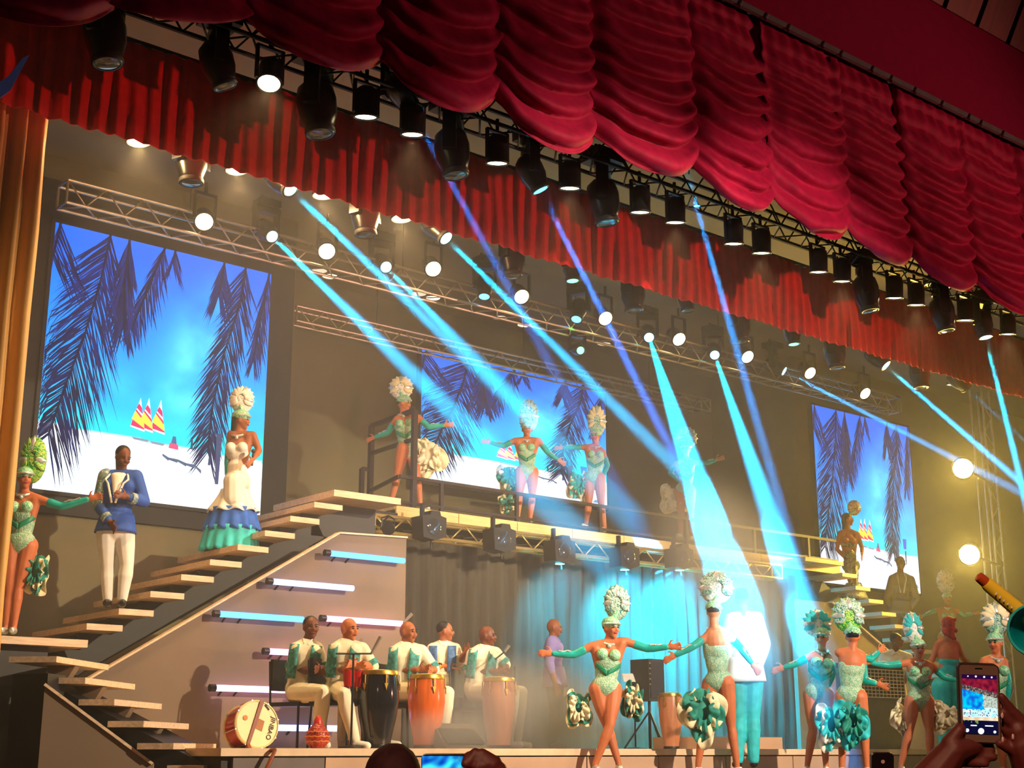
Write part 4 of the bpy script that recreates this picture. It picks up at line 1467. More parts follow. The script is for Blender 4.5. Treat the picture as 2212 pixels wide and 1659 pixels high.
    def cuffs(s, m, t=1.0, g=0.03):
        for sd in 'LR':
            a, b, c = s.J['sh' + sd], s.J['el' + sd], s.J['wr' + sd]
            p = b.lerp(c, t - 1) if t > 1 else a.lerp(b, t)
            q = p + (a - b).normalized() * 0.06 if t <= 1 else p + (b - c).normalized() * 0.06
            s.part('cuff', MB().tube(p, q, 0.042 * s.k * 1.2 + g, n=12), m, voxel=False)


def basept(px, py, Y, Z):
    p = at(px, py, Y=Y)
    return V((p.x, Y, Z))
# ------------------------------------------------------------------ dancers
def dancer(label, base, H, facing, px, plume, bustles, headyaw=None, skin=None, gl='LR', pm=None, pf=None, nf=11, tilt=0.0):
    f = Fig(label, base, H, facing, skin or m_skin, px, headyaw=headyaw, group='dancers in green feathered costumes')
    f.body()
    f.leotard()
    f.gloves(gl)
    f.necklace()
    f.hair(long=0.0)
    if plume:
        f.headdress(plume[0], plume[1], plume[2], pm or m_plume_t, pf, nf=nf, tilt=tilt)
    for i, (c, rx, ry, cols, *dz) in enumerate(bustles):
        f.bustle(c, rx * 1.12, ry * 1.1, cols, dz=dz[0] if dz else 0.12, seed=len(label) + i)
    f.heels()
    return f


CT = [m_cream, m_tealr]
b = V((at(30, 1372, Y=14.6).x, 14.6, lz + 0.03))
dancer('dancer in bright green headdress half hidden by the tan curtain', b, 1.70, -30,
       dict(head=(54, 1034), pelvis=(44, 1172), shL=(86, 1079), elL=(133, 1094), wrL=(188, 1079), shR=(18, 1085), elR=(-20, 1120), wrR=(-50, 1150), knL=(40, 1270), anL=(30, 1352), knR=(20, 1280), anR=(12, 1352)),
       ((69, 992), 30, 52), [((84, 1236), 24, 56, CT)], pm=m_plume_g, pf=m_plume_g, headyaw=-10)
b = V((at(872, 1093, Y=YD + 0.35).x, YD + 0.35, ZD))
dancer('dancer at the left end of the balcony behind the tall railing posts', b, 1.66, 10,
       dict(head=(873, 872), pelvis=(880, 968), shR=(856, 906), shL=(904, 902), elL=(926, 922), wrL=(957, 919), elR=(838, 934, 0.1), wrR=(812, 944, 0.15), knR=(858, 1030), anR=(846, 1080), knL=(902, 1038), anL=(908, 1092)),
       ((866, 836), 26, 26), [((928, 985), 34, 48, [m_cream, m_offwhite])], headyaw=30, pm=m_plume_w, pf=m_cream)
b = V((at(1138, 1122, Y=YD + 0.4).x, YD + 0.4, ZD))
dancer('dancer with grey teal headdress in front of the middle screen', b, 1.66, -35,
       dict(head=(1138, 928), pelvis=(1138, 1016), shR=(1112, 952), shL=(1164, 952), elR=(1088, 963), wrR=(1062, 957), elL=(1184, 978), wrL=(1203, 991), knR=(1122, 1070), anR=(1119, 1114), knL=(1150, 1072), anL=(1145, 1120)),
       ((1142, 897), 22, 37), [((1098, 1030), 23, 34, [m_offwhite, m_tealr]), ((1096, 1086), 18, 20, CT)], pm=m_plume_t)
b = V((at(1285, 1142, Y=YD + 0.4).x, YD + 0.4, ZD))
dancer('balcony dancer pointing left, right of the middle screen', b, 1.66, -60,
       dict(head=(1286, 943), pelvis=(1284, 1030), shR=(1264, 966), shL=(1302, 976), elR=(1240, 966), wrR=(1218, 967), elL=(1312, 1005, .1), wrL=(1302, 1030, .15), knR=(1272, 1088), anR=(1266, 1130), knL=(1299, 1090), anL=(1306, 1138)),
       ((1289, 908), 21, 34), [((1250, 1048), 24, 36, [m_white, m_aqua])], pm=m_plume_t, pf=m_cream)
b = V((at(1480, 1162, Y=YD + 0.4).x, YD + 0.4, ZD))
dancer('balcony dancer standing inside the brightest cyan beam', b, 1.66, -60,
       dict(head=(1482, 972), pelvis=(1480, 1056), shR=(1460, 1002), shL=(1500, 1000), elL=(1526, 1000), wrL=(1545, 994), elR=(1448, 1022), wrR=(1468, 1040), knR=(1472, 1110), anR=(1470, 1152), knL=(1492, 1110), anL=(1494, 1156)),
       ((1482, 945), 25, 25), [((1456, 1076), 32, 32, [m_cream, m_offwhite])], pm=m_plume_t)

# front row
def fbase(px, d):
    p = at(px, 1640, d=d)
    return V((p.x, p.y, ZS))


dancer('front dancer with arms spread, left of the bright beam', fbase(1308, 15.0), 1.70, -34,
       dict(head=(1320, 1357), pelvis=(1308, 1484), shR=(1278, 1396), shL=(1352, 1386), elR=(1240, 1414), wrR=(1196, 1412), elL=(1398, 1401), wrL=(1440, 1398, -.05), knR=(1312, 1568), anR=(1336, 1648), knL=(1318, 1566, -.1), anL=(1286, 1650, -.1)),
       ((1333, 1301), 29, 38), [((1249, 1528), 27, 44, [m_cream, m_tealr, m_offwhite]), ((1366, 1512), 22, 44, [m_tealr, m_cream])], pm=m_plume_t, pf=m_plume_t, headyaw=-5)
dancer('front dancer with big cream and emerald bustle turned from the house', fbase(1548, 15.6), 1.70, 120,
       dict(head=(1542, 1322), pelvis=(1552, 1470), shL=(1526, 1376), shR=(1574, 1372), elL=(1498, 1396, -.1), wrL=(1462, 1414, -.1), elR=(1600, 1400, .1), wrR=(1622, 1430, .1), knL=(1520, 1570), anL=(1508, 1652), knR=(1580, 1570), anR=(1592, 1652)),
       ((1548, 1268), 38, 36), [((1516, 1536), 44, 72, [m_cream, m_tealr, m_cream, m_tealr], -0.16)], pm=m_plume_w, pf=m_plume_t)
dancer('front dancer with silver white headdress reaching left, right of the white singer', fbase(1765, 16.2), 1.68, -60,
       dict(head=(1775, 1378), pelvis=(1768, 1496), shR=(1750, 1418), shL=(1790, 1420), elR=(1724, 1432), wrR=(1696, 1441), elL=(1800, 1450), wrL=(1790, 1480), knR=(1756, 1575), anR=(1744, 1652), knL=(1780, 1575), anL=(1784, 1652)),
       ((1766, 1346), 32, 30), [], pm=m_plume_w, pf=m_aqua)
dancer('front dancer with round lime green headdress and aqua bustle', fbase(1836, 15.8), 1.72, 125,
       dict(head=(1842, 1376), pelvis=(1838, 1500), shL=(1812, 1410), shR=(1862, 1416), elL=(1880, 1424, .1), wrL=(1896, 1410, .2), elR=(1868, 1470), wrR=(1890, 1476, -.05), knR=(1866, 1575), anR=(1872, 1652), knL=(1822, 1575), anL=(1818, 1652)),
       ((1834, 1328), 36, 38), [((1790, 1566), 30, 58, [m_white, m_aqua], -0.1), ((1836, 1556), 34, 60, [m_aqua, m_tealr], -0.16)], pm=m_plume_g, pf=m_plume_t)
dancer('front dancer with tall narrow pale headdress near the raised phone', fbase(1984, 17.2), 1.70, -40,
       dict(head=(1984, 1402), pelvis=(1986, 1510), shR=(1960, 1432), shL=(2014, 1440), elR=(1920, 1437), wrR=(1884, 1432), elL=(2038, 1462), wrL=(2062, 1468), knR=(1964, 1580), anR=(1946, 1652), knL=(2008, 1580), anL=(2010, 1648)),
       ((1974, 1356), 22, 34), [((1946, 1548), 20, 42, [m_offwhite, m_cream]), ((2036, 1542), 32, 34, [m_cream, m_offwhite])], pm=m_plume_w, pf=m_aqua, tilt=0.1)
dancer('front dancer at the right edge behind the raised phone', fbase(2146, 16.0), 1.72, -80,
       dict(head=(2150, 1390), pelvis=(2148, 1516), shR=(2126, 1428), shL=(2168, 1428), elR=(2110, 1470), wrR=(2100, 1500), elL=(2178, 1470), wrL=(2176, 1510), knR=(2134, 1590), anR=(2128, 1655), knL=(2160, 1590), anL=(2168, 1655)),
       ((2152, 1336), 32, 34), [], pm=m_plume_t, pf=m_cream)
# dancer lost in the yellow haze on the right stair
b = V((at(2042, 1400, Y=15.9).x, 15.9, r0.z - 0.205 * 8))
dancer('faint dancer in the yellow haze under the lower floodlight', b, 1.66, -45,
       dict(head=(2046, 1293), pelvis=(2046, 1374), shR=(2026, 1318), shL=(2066, 1318), elR=(2012, 1322), wrR=(1994, 1330), elL=(2082, 1330), wrL=(2100, 1326)),
       ((2044, 1256), 20, 26), [], pm=m_plume_w, pf=m_plume_w)

# ------------------------------------------------------------------ singers on the left stair
zt = TP[2].z + 0.03
b = V((at(248, 1316, Z=zt).x, max(YT + 0.2, at(248, 1316, Z=zt).y), zt))
f = Fig('singer in royal blue jacket and white trousers on the left stair', b, 1.80, -25, m_skin_d,
        dict(head=(266, 988), pelvis=(250, 1142), shR=(229, 1029), shL=(294, 1029), elR=(213, 1092), wrR=(238, 1128, -.15), elL=(312, 1084), wrL=(276, 1074, -.18), knR=(232, 1226), anR=(233, 1294), knL=(274, 1222), anL=(264, 1294)), sex='m', nod=22, headyaw=0)
f.body(curl=0.6)
f.hair(long=0.16)
f.trousers(m_white, 0.02)
f.top(m_blue, 0.02, 1.85, 'jacket', 0.03)
f.part('shirt_front', MB().grid(4, 8, lambda u, v: f.J['neck'].lerp(f.J['waist'], 0.05 + 0.62 * v) + f.x * ((u - 0.5) * 0.17 * (1 - 0.9 * v)) + f.fw * (0.105 + 0.085 * math.sqrt(v) - 0.05 * abs(u - 0.5))), m_white, voxel=False, sharp=None, solid=0.01)
for sg, m in ((-1, m_white), (1, m_white)):
    c = f.J['neck'] - f.up * 0.02
    pts = [c + f.x * sg * 0.09 + f.fw * 0.075, c + f.x * sg * 0.125 + f.fw * 0.150 - f.up * 0.09, c + f.x * sg * 0.085 + f.fw * 0.180 - f.up * 0.14, c + f.x * sg * 0.02 + f.fw * 0.190 - f.up * 0.36]
    f.part('lapel_trim', MB().path(pts, 0.012, 6), m, voxel=False)
mb = MB()
f.arm(mb, 'R', 0.028, 0.0, 1.0)
f.part('sequin_sleeve', mb, m_jacketsilver)
f.cuffs(m_jacketsilver, 1.85, 0.012)
f.shoes(m_shoe_k)

zt = TP[6].z + 0.03
b = V((at(500, 1190, Z=zt).x, YT + 0.55, zt))
b.x = at(502, 1190, Y=b.y).x
f = Fig('singer in white mermaid gown with blue and aqua tiers on the left stair', b, 1.74, 40, m_skin_m,
        dict(head=(521, 908), pelvis=(512, 1040), shR=(499, 938), shL=(546, 940), elR=(493, 985), wrR=(491, 1024), elL=(560, 974, .02), wrL=(546, 992, -.16)), headyaw=50)
f.body(curl=0.5)
f.hair(long=0.22)
f.gloves('R')
f.necklace()
mb = MB()
J = f.J
mb.ell(J['pelvis'], (0.168, 0.125, 0.15), f.ax).ell(J['waist'], (0.122, 0.096, 0.16), f.ax).ell(J['chest'] - f.up * 0.03, (0.152, 0.11, 0.13), f.ax)
for sg in (-1, 1):
    mb.ell(J['chest'] + f.x * 0.068 * sg + f.fw * 0.08 + f.up * 0.02, 0.068)
    mb.cap(J['hip' + 'LR'[sg > 0]], 0.126, J['hip' + 'LR'[sg > 0]].lerp(J['kn' + 'LR'[sg > 0]], 0.55), 0.13)
f.part('gown', mb, m_white)
for (pa, pb, ra, rb, m, nm, w_) in (((508, 1058), (503, 1106), 0.17, 0.30, m_white, 'skirt_tier', 9), ((503, 1098), (500, 1146), 0.27, 0.33, mat('cobalt_organza', (30, 96, 200), 0.6, var=0.2, scale=10), 'skirt_tier', 13), ((500, 1138), (494, 1190), 0.31, 0.34, m_aqua, 'skirt_tier', 16)):
    A_, B_ = atv(*pa, f.base), atv(*pb, f.base)
    def sk(u, v, A_=A_, B_=B_, ra=ra, rb=rb, w_=w_):
        a = 2 * PI * u
        r_ = ra + (rb - ra) * v ** 1.3 + 0.022 * v * math.sin(a * w_)
        return A_.lerp(B_, v) + RGT * (r_ * math.cos(a)) + NH * (r_ * 0.75 * math.sin(a)) + V((0, 0, 0.012 * math.sin(a * w_ + 1) * v))
    f.part(nm, MB().grid(120, 8, sk, closed=True), m, voxel=False, sharp=None, solid=0.006)
f.headdress((521, 862), 27, 30, m_plume_w, m_white, cap=True, nf=13)
mc = atv(547, 985, f.base, -.16)
m_mic = mat('microphone_black', (20, 20, 22), 0.4)
t = thing('microphone', 'black hand microphone held by the singer in the white gown', 'microphone', mc)
MB().tube(mc + V((0, 0, 0.03)), mc - V((0.01, 0, 0.12)), 0.016, 0.012, 10).build('handle', m_mic, t)
MB().ell(mc + V((0, 0, 0.06)), 0.028).build('grille', m_dark, t)

# ------------------------------------------------------------------ singers on the right stair
kk = 2
b = V((r0.x + 0.36 * kk, YR + 0.6, r0.z - 0.205 * (kk + 1) + 0.03))
b.x = at(1842, 1290, Y=b.y).x
f = Fig('singer in dark sequinned dress in front of the right screen', b, 1.72, 40, m_skin_m,
        dict(head=(1832, 1122), pelvis=(1838, 1222), shR=(1814, 1152), shL=(1852, 1154), elR=(1808, 1186), wrR=(1826, 1206), elL=(1862, 1184), wrL=(1862, 1196, -.1)), headyaw=50)
f.body()
f.hair(long=0.2)
mb = MB()
f.torso(mb, 0.012, top=False)
mb.ell(f.J['chest'] - f.up * 0.03, (0.148, 0.106, 0.12), f.ax)
m_darkseq = sequin('dress_dark_sequins', (70, 78, 74), (44, 50, 50), (130, 134, 120), 36)
for sd in 'LR':
    f.leg(mb, sd, 0.03, foot=False)
f.part('dress', mb, m_darkseq)
A_, B_ = f.J['knL'].lerp(f.J['knR'], .5), b + V((0, 0, 0.05))
f.part('skirt_flare', MB().grid(60, 6, lambda u, v: A_.lerp(B_, v) + V(((0.14 + 0.16 * v + 0.02 * math.sin(u * 60) * v) * math.cos(2 * PI * u), (0.13 + 0.14 * v) * math.sin(2 * PI * u), 0)), closed=True), m_darkseq, voxel=False, sharp=None, solid=0.006)
f.headdress((1846, 1096), 15, 17, sequin('flower_headdress', (150, 110, 90), (190, 150, 120), (214, 196, 170), 30), cap=False, nf=11)
kk = 5
b = V((r0.x + 0.36 * kk, YR + 0.5, r0.z - 0.205 * (kk + 1) + 0.03))
b.x = at(1945, 1400, Y=b.y).x
f = Fig('singer in grey suit and white scarf on the right stair', b, 1.82, -30, m_skin_d,
        dict(head=(1946, 1216), pelvis=(1944, 1318), shR=(1928, 1250), shL=(1967, 1252), elR=(1916, 1292), wrR=(1930, 1318), elL=(1980, 1292), wrL=(1966, 1316)), sex='m')
f.body()
f.hair()
f.trousers(mat('grey_suit', (120, 116, 100), 0.7), 0.02)
f.top(mat('grey_suit', (120, 116, 100), 0.7), 0.022, 1.9, 'jacket', 0.06)
for sg in (-1, 1):
    c = f.J['neck']
    f.part('lapel_trim', MB().path([c + f.x * sg * 0.07 + f.fw * 0.05, c + f.x * sg * 0.08 + f.fw * 0.14 - f.up * 0.12, c + f.x * sg * 0.03 + f.fw * 0.16 - f.up * 0.40], 0.014, 6), m_white, voxel=False)
f.shoes(m_shoe_k)

# singer in white at the centre, seen from behind in the beam
f = Fig('singer in white with back turned in the bright beam', fbase(1606, 16.2), 1.84, 140, m_skin_d,
        dict(head=(1602, 1294), pelvis=(1610, 1452), shR=(1634, 1336), shL=(1581, 1338), elR=(1652, 1390), wrR=(1640, 1436), elL=(1566, 1394), wrL=(1580, 1436), knL=(1596, 1550), anL=(1594, 1640), knR=(1626, 1550), anR=(1628, 1640)), sex='m')
f.body()
f.hair()
f.trousers(m_aqua, 0.03)
f.top(m_white, 0.03, 1.9, 'jacket', 0.08)
f.shoes(m_shoe_k)
# red haired woman in a teal dress, back view
f = Fig('woman with auburn hair and backless aqua dress seen from behind', fbase(2046, 18.0), 1.72, 150, m_skin,
        dict(head=(2046, 1352), pelvis=(2050, 1480), shR=(2066, 1392), shL=(2026, 1392), elR=(2078, 1420, .1), wrR=(2096, 1440, .15), elL=(2016, 1420), wrL=(2006, 1440), knL=(2044, 1560), knR=(2058, 1560), anL=(2044, 1645), anR=(2060, 1645)))
f.body()
f.hair(m_hair_red, long=0.12)
mb = MB()
f.torso(mb, 0.012, top=False)
for sd in 'LR':
    f.leg(mb, sd, 0.05, foot=False)
mb.ell(f.J['chest'] - f.up * 0.08, (0.14, 0.10, 0.09), f.ax)
f.part('dress', mb, m_aqua)
f.heels()
# ------------------------------------------------------------------ the band
def px_r(p, n):
    return n * depth(p) / F_PX


def conga(x, ytop, ybot, rpx, Y, m, label, lean=0.0):
    c = at(x, ytop, Y=Y)
    h = c.z - ZP
    r = px_r(c, rpx)
    t = thing('conga', label, 'conga drum', (c.x, Y, ZP), 'congas of the band')
    o = V((c.x, Y, ZP))
    prof = [(r * 0.68, 0.03 * h), (r * 0.72, 0.12 * h), (r * 0.95, 0.40 * h), (r * 1.06, 0.62 * h), (r * 1.02, 0.80 * h), (r * 0.93, 0.955 * h)]
    MB().lathe(prof, o, n=28).build('shell', m, t)
    MB().lathe([(r * 0.70, 0.0), (r * 0.72, 0.03 * h), (r * 0.70, 0.05 * h)], o, n=28).build('foot_ring', m_black, t)
    MB().lathe([(r * 0.97, 0.925 * h), (r * 1.0, 0.93 * h), (r * 1.0, 0.965 * h), (r * 0.97, 0.985 * h), (r * 0.93, 0.99 * h)], o, n=28, capb=False, capt=False).build('rim', m_gold, t)
    MB().lathe([(r * 0.001, 1.0 * h), (r * 0.6, 0.998 * h), (r * 0.94, 0.985 * h)], o, n=28, capb=False, capt=False).build('drum_skin', m_cream, t)
    for i in range(6):
        a = 2 * PI * i / 6 + 0.3
        d = V((math.cos(a), math.sin(a), 0))
        p = o + d * r * 1.05
        MB().tube(p + V((0, 0, 0.93 * h)), p + V((0, 0, 0.80 * h)), 0.008, n=6).prism([p + V((0, 0, 0.82 * h)) - d.cross(V((0, 0, 1))) * 0.02, p + V((0, 0, 0.82 * h)) + d.cross(V((0, 0, 1))) * 0.02, p + V((0, 0, 0.73 * h))], d * 0.012).build('lug', m_gold, t)
    return t


m_conga_k = mat('conga_black_gloss', (26, 26, 32), 0.12, var=0.2, spec=0.7)
m_conga_o = mat('conga_orange_wood', (206, 96, 36), 0.2, var=0.2, stretch=(6, 6, 0.5), scale=4, spec=0.6)
m_conga_n = mat('conga_natural_wood', (190, 122, 84), 0.3, var=0.2, stretch=(6, 6, 0.5), scale=4)
conga(818, 1447, 1600, 43, 12.0, m_conga_k, 'glossy black conga in front of the second seated drummer')
conga(922, 1456, 1600, 38, 12.25, m_conga_o, 'orange wooden conga in front of the third drummer')
conga(1078, 1462, 1605, 34, 12.5, m_conga_n, 'hazy tan conga in front of the rightmost seated drummer')
conga(1447, 1496, 1605, 24, 13.1, m_conga_n, 'tall tan conga beside the black speaker, left of the cream bustle')


def chair(p, rot, label):
    t = thing('chair', label, 'chair', p, 'chairs of the drummers')
    R = Matrix.Rotation(math.radians(rot), 3, 'Z')
    T = lambda x, y, z: V(p) + R @ V((x, y, z))
    def hexr(lo, hi):
        x0, y0, z0 = lo
        x1, y1, z1 = hi
        return MB().hexa([T(x0, y0, z0), T(x1, y0, z0), T(x1, y1, z0), T(x0, y1, z0), T(x0, y0, z1), T(x1, y0, z1), T(x1, y1, z1), T(x0, y1, z1)])
    hexr((-.22, -.2, .42), (.22, .22, .46)).build('seat', m_black, t, smooth=False)
    hexr((-.2, .2, .58), (.2, .24, .90)).build('backrest', m_black, t, smooth=False)
    for x in (-.2, .2):
        MB().tube(T(x, .22, .44), T(x, .25, .88), 0.012).build('back_post', m_black, t)
        for y in (-.18, .2):
            MB().tube(T(x, y, .43), T(x * 1.08, y * 1.12, 0), 0.012).build('leg', m_black, t)
    return t


def drummer(label, px, Y, facing, pix, hair=False, headyaw=None, skin=None, curl=0.3, panel=None):
    g = at(px, 1620, Y=Y)
    b = V((g.x, Y, ZP))
    f = Fig(label, b, 1.76, facing, skin or m_skin_m, pix, pose='sit', sex='m', headyaw=headyaw, group='seated drummers in ivory shirts')
    f.body(curl)
    if hair:
        f.hair()
    f.trousers(m_offwhite, 0.022)
    f.top(m_offwhite, 0.022, 1.0, 'shirt', 0.06)
    f.cuffs(m_tealprint, 0.98, 0.022)
    f.front_panels(panel or m_tealprint)
    f.collar(m_white)
    f.shoes(m_white)
    R = Matrix.Rotation(math.radians(facing), 3, 'Z')
    chair(b + R @ V((0, 0.08, 0)), facing, 'black chair under ' + label)
    return f


drummer('leftmost seated drummer with short hair and folded hands', 655, 12.75, 15, dict(head=(672, 1356), pelvis=(652, 1494), shR=(640, 1402), shL=(684, 1402), elR=(630, 1446), wrR=(676, 1450, -.15), elL=(700, 1446), wrL=(690, 1446, -.2)), hair=True, skin=m_skin_d, headyaw=-15)
drummer('bald seated drummer playing the black conga', 742, 12.35, 35, dict(head=(755, 1360), pelvis=(738, 1490), shR=(727, 1405), shL=(782, 1403), elR=(712, 1456), wrR=(762, 1442, -.15), elL=(806, 1440), wrL=(774, 1436, -.15), knR=(742, 1500, -.35), anR=(766, 1598, -.35)), skin=m_skin, headyaw=10)
drummer('bald seated drummer playing the orange conga', 872, 12.65, 35, dict(head=(882, 1366), pelvis=(868, 1492), shR=(853, 1409), shL=(910, 1407), elR=(846, 1450), wrR=(902, 1446, -.15), elL=(938, 1446), wrL=(934, 1448, -.1)), skin=m_skin_m, headyaw=15)
drummer('rightmost seated drummer behind the hazy tan conga', 1040, 13.0, 35, dict(head=(1053, 1374), pelvis=(1034, 1490), shR=(1021, 1413), shL=(1070, 1411), elR=(1012, 1450), wrR=(1072, 1450, -.15), elL=(1092, 1436), wrL=(1092, 1452, -.1)), skin=m_skin_d)

g = at(958, 1620, Y=13.5)
f = Fig('standing musician with blue shirt front shaking a gourd between drummers', V((g.x, 13.5, ZP)), 1.68, 45, m_skin_m,
        dict(head=(963, 1364), pelvis=(956, 1476), shR=(934, 1402), shL=(984, 1402), elR=(936, 1440), wrR=(970, 1446, -.1), elL=(994, 1430), wrL=(1004, 1412, -.1)), sex='m')
f.body()
f.hair()
f.trousers(m_offwhite, 0.02)
f.top(m_offwhite, 0.02, 1.0, 'shirt', 0.1)
f.front_panels(mat('navy_print', (66, 104, 150), 0.7, var=0.4, scale=26))
f.collar(m_white)
f.shoes(m_white)
g = at(1197, 1620, Y=14.0)
f = Fig('bald musician in lilac shirt standing back in the smoke', V((g.x, 14.0, ZP)), 1.72, 40, m_skin_m,
        dict(head=(1198, 1356), pelvis=(1198, 1464)), sex='m')
f.body()
f.trousers(m_dark, 0.02)
f.top(m_lilac, 0.02, 1.5, 'shirt', 0.1)
f.collar(m_lilac)
f.shoes(m_shoe_k)
g = at(1938, 1620, Y=13.6)
f = Fig('keyboard player in pale shirt behind the mesh fronted rack', V((g.x, 13.6, ZP)), 1.74, 10, m_skin_d,
        dict(head=(1938, 1384), pelvis=(1930, 1488), shR=(1908, 1418), shL=(1962, 1420), elR=(1902, 1452), wrR=(1916, 1478, -.2), elL=(1966, 1452), wrL=(1950, 1478, -.2)), sex='m')
f.body()
f.hair()
f.trousers(m_dark, 0.02)
f.top(m_offwhite, 0.02, 1.0, 'shirt', 0.1)
f.collar(m_white)
f.shoes(m_shoe_k)

# red hand drum on the second drummer's lap
c = at(764, 1466, Y=12.05)
t = thing('bongo', 'small red bongo on the knees of the second drummer', 'bongo', c - V((0, 0, 0.09)))
for dx in (-0.055, 0.06):
    MB().lathe([(0.05, -0.08), (0.058, 0.0), (0.06, 0.08)], c + V((dx, 0, 0)), n=18).build('shell', mat('bongo_red', (190, 22, 20), 0.3), t)
    MB().lathe([(0.001, 0.088), (0.06, 0.084)], c + V((dx, 0, 0)), n=18, capb=False, capt=False).build('drum_skin', m_cream, t)
MB().box((c.x - 0.03, c.y - 0.02, c.z - 0.03), (c.x + 0.03, c.y + 0.02, c.z + 0.03)).build('bridge', m_black, t, smooth=False)

# checkered shaker in the hand of the standing musician
c = atv(936, 1440, V((at(958, 1620, Y=13.5).x, 13.0, ZP)))
t = thing('shaker_gourd', 'small beaded gourd shaker above the orange conga', 'shaker', c)
MB().ell(c, (0.10, 0.09, 0.07)).build('gourd', mat('gourd_amber', (206, 132, 48), 0.4, var=0.5, scale=50), t)
MB().cap(c + V((0.08, 0, 0.0)), 0.03, c + V((0.18, 0, 0.02)), 0.018).build('neck', m_conga_o, t)
for i in range(10):
    a = 2 * PI * i / 10
    MB().ell(c + V((0.092 * math.cos(a), 0.084 * math.sin(a), 0.03)), 0.014, seg=8, rings=5).build('bead', m_shoe_k, t)

# red beaded gourd on the platform edge
c = at(686, 1592, Y=11.95)
r = px_r(c, 25)
o = V((c.x, 11.95, ZP))
t = thing('gourd_shaker', 'red beaded gourd shaker standing on the platform edge', 'shaker', o)
m_gourd = sequin('gourd_red_net', (178, 52, 34), (206, 88, 52), (150, 30, 24), 60)
MB().lathe([(r * 0.55, 0), (r * 0.95, r * 0.45), (r * 1.02, r * 0.95), (r * 0.85, r * 1.5), (r * 0.5, r * 1.95), (r * 0.36, r * 2.1)], o, n=22).build('gourd', m_gourd, t)
MB().lathe([(r * 0.40, r * 2.05), (r * 0.36, r * 2.35), (r * 0.20, r * 2.65), (r * 0.05, r * 2.78)], o, n=18).build('neck', mat('gourd_neck_red', (196, 44, 36), 0.4), t)
for j, zz in enumerate((0.55, 0.95, 1.35)):
    rr = (1.0, 1.06, 0.94)[j] * r
    MB().path([o + V((rr * math.cos(2 * PI * i / 24), rr * math.sin(2 * PI * i / 24), zz * r + 0.008 * (i % 2))) for i in range(25)], 0.007, 6).build('bead_net', mat('gourd_cord', (214, 120, 60), 0.6), t)

# bass drum lying on edge
c = at(556, 1560, Y=12.1)
ax = (NH * -0.80 + RGT * 0.60 + V((0, 0, 0.16))).normalized()
r = px_r(c, 51)
c = V((c.x, c.y, ZP + r * 0.99))
side, upd, _ = frame(ax)
if side.dot(RGT) < 0:
    side = -side
t = thing('bass_drum', 'red bass drum with cream head and leather strap standing on edge', 'drum', (c.x, c.y, ZP))
back = c - ax * 0.26
MB().lathe([(r * 0.97, 0.0), (r * 0.97, 0.26)], back, ax, n=40, capb=True, capt=False).build('shell', mat('drum_red_gloss', (176, 20, 24), 0.2, spec=0.6), t)
for hh in (0.0, 0.245):
    MB().lathe([(r * 0.97, hh - 0.012), (r * 1.02, hh - 0.01), (r * 1.02, hh + 0.012), (r * 0.95, hh + 0.02)], back, ax, n=40, capb=False, capt=False).build('hoop', mat('drum_hoop_cream', (230, 205, 150), 0.4), t)
hd = MB().lathe([(0.001, 0.0), (r * 0.5, 0.0), (r * 0.96, 0.0)], c - ax * 0.002, ax, n=40, capb=False, capt=False).build('drum_head', mat('drum_head_cream', (244, 226, 168), 0.5, var=0.05), t)
for i in range(8):
    a = 2 * PI * i / 8 + 0.2
    d = side * math.cos(a) + upd * math.sin(a)
    MB().tube(back + d * r * 1.02, c + d * r * 1.02, 0.006, n=6).build('tension_rod', m_alu, t)
    MB().box((0, 0, 0), (0, 0, 0)) if False else None
m_strap = mat('leather_strap_brown', (134, 62, 24), 0.5)
def on(u, v, h=0.006):
    return c + side * u * r + upd * v * r + ax * h
MB().hexa([on(0.16, 1.0, 0), on(0.34, 0.96, 0), on(-0.42, -0.92, 0), on(-0.54, -0.86, 0), on(0.16, 1.0, .012), on(0.34, 0.96, .012), on(-0.42, -0.92, .012), on(-0.54, -0.86, .012)]).build('strap', m_strap, t, smooth=False)
q0 = on(-0.5, -0.9, 0.012)
MB().path([q0, q0 + V((0, -0.06, -0.05)), V((q0.x - 0.03, 11.50, ZP - 0.02)), V((q0.x - 0.12, 11.48, ZP - 0.18)), V((q0.x - 0.15, 11.48, ZP - 0.28))], [0.028, 0.022, 0.02, 0.02, 0.03], 8).build('strap_end', m_strap, t)
MB().hexa([on(0.02, 0.26, 0), on(0.34, 0.12, 0), on(0.20, -0.30, 0), on(-0.12, -0.16, 0), on(0.02, 0.26, .004), on(0.34, 0.12, .004), on(0.20, -0.30, .004), on(-0.12, -0.16, .004)]).build('emblem', mat('emblem_brown', (176, 112, 60), 0.6), t, smooth=False)
MB().lathe([(r * 0.001, 0.004), (r * 0.11, 0.004)], on(-0.55, 0.26, 0), ax, n=18, capb=False, capt=False).build('dot', mat('emblem_orange', (206, 128, 60), 0.6), t)


def lettering(txt, size, origin, xdir, ydir, m, parent, name='lettering'):
    cu = bpy.data.curves.new(name, 'FONT')
    cu.body = txt
    cu.size = size
    cu.extrude = 0.001
    cu.align_x = 'CENTER'
    cu.align_y = 'CENTER'
    cu.materials.append(m)
    tmp = bpy.data.objects.new(name, cu)
    COL.objects.link(tmp)
    bpy.context.view_layer.update()
    me = bpy.data.meshes.new_from_object(tmp)
    bpy.data.objects.remove(tmp)
    o = bpy.data.objects.new(name, me)
    COL.objects.link(o)
    o.parent = parent
    X, Y_ = V(xdir).normalized(), V(ydir).normalized()
    Z = X.cross(Y_).normalized()
    off = V((0, 0, 0))
    p = parent
    while p is not None:
        off += V(p.location)
        p = p.parent
    M = Matrix((X, Y_, Z)).transposed().to_4x4()
    M.translation = V(origin) - off
    o.matrix_local = M
    return o


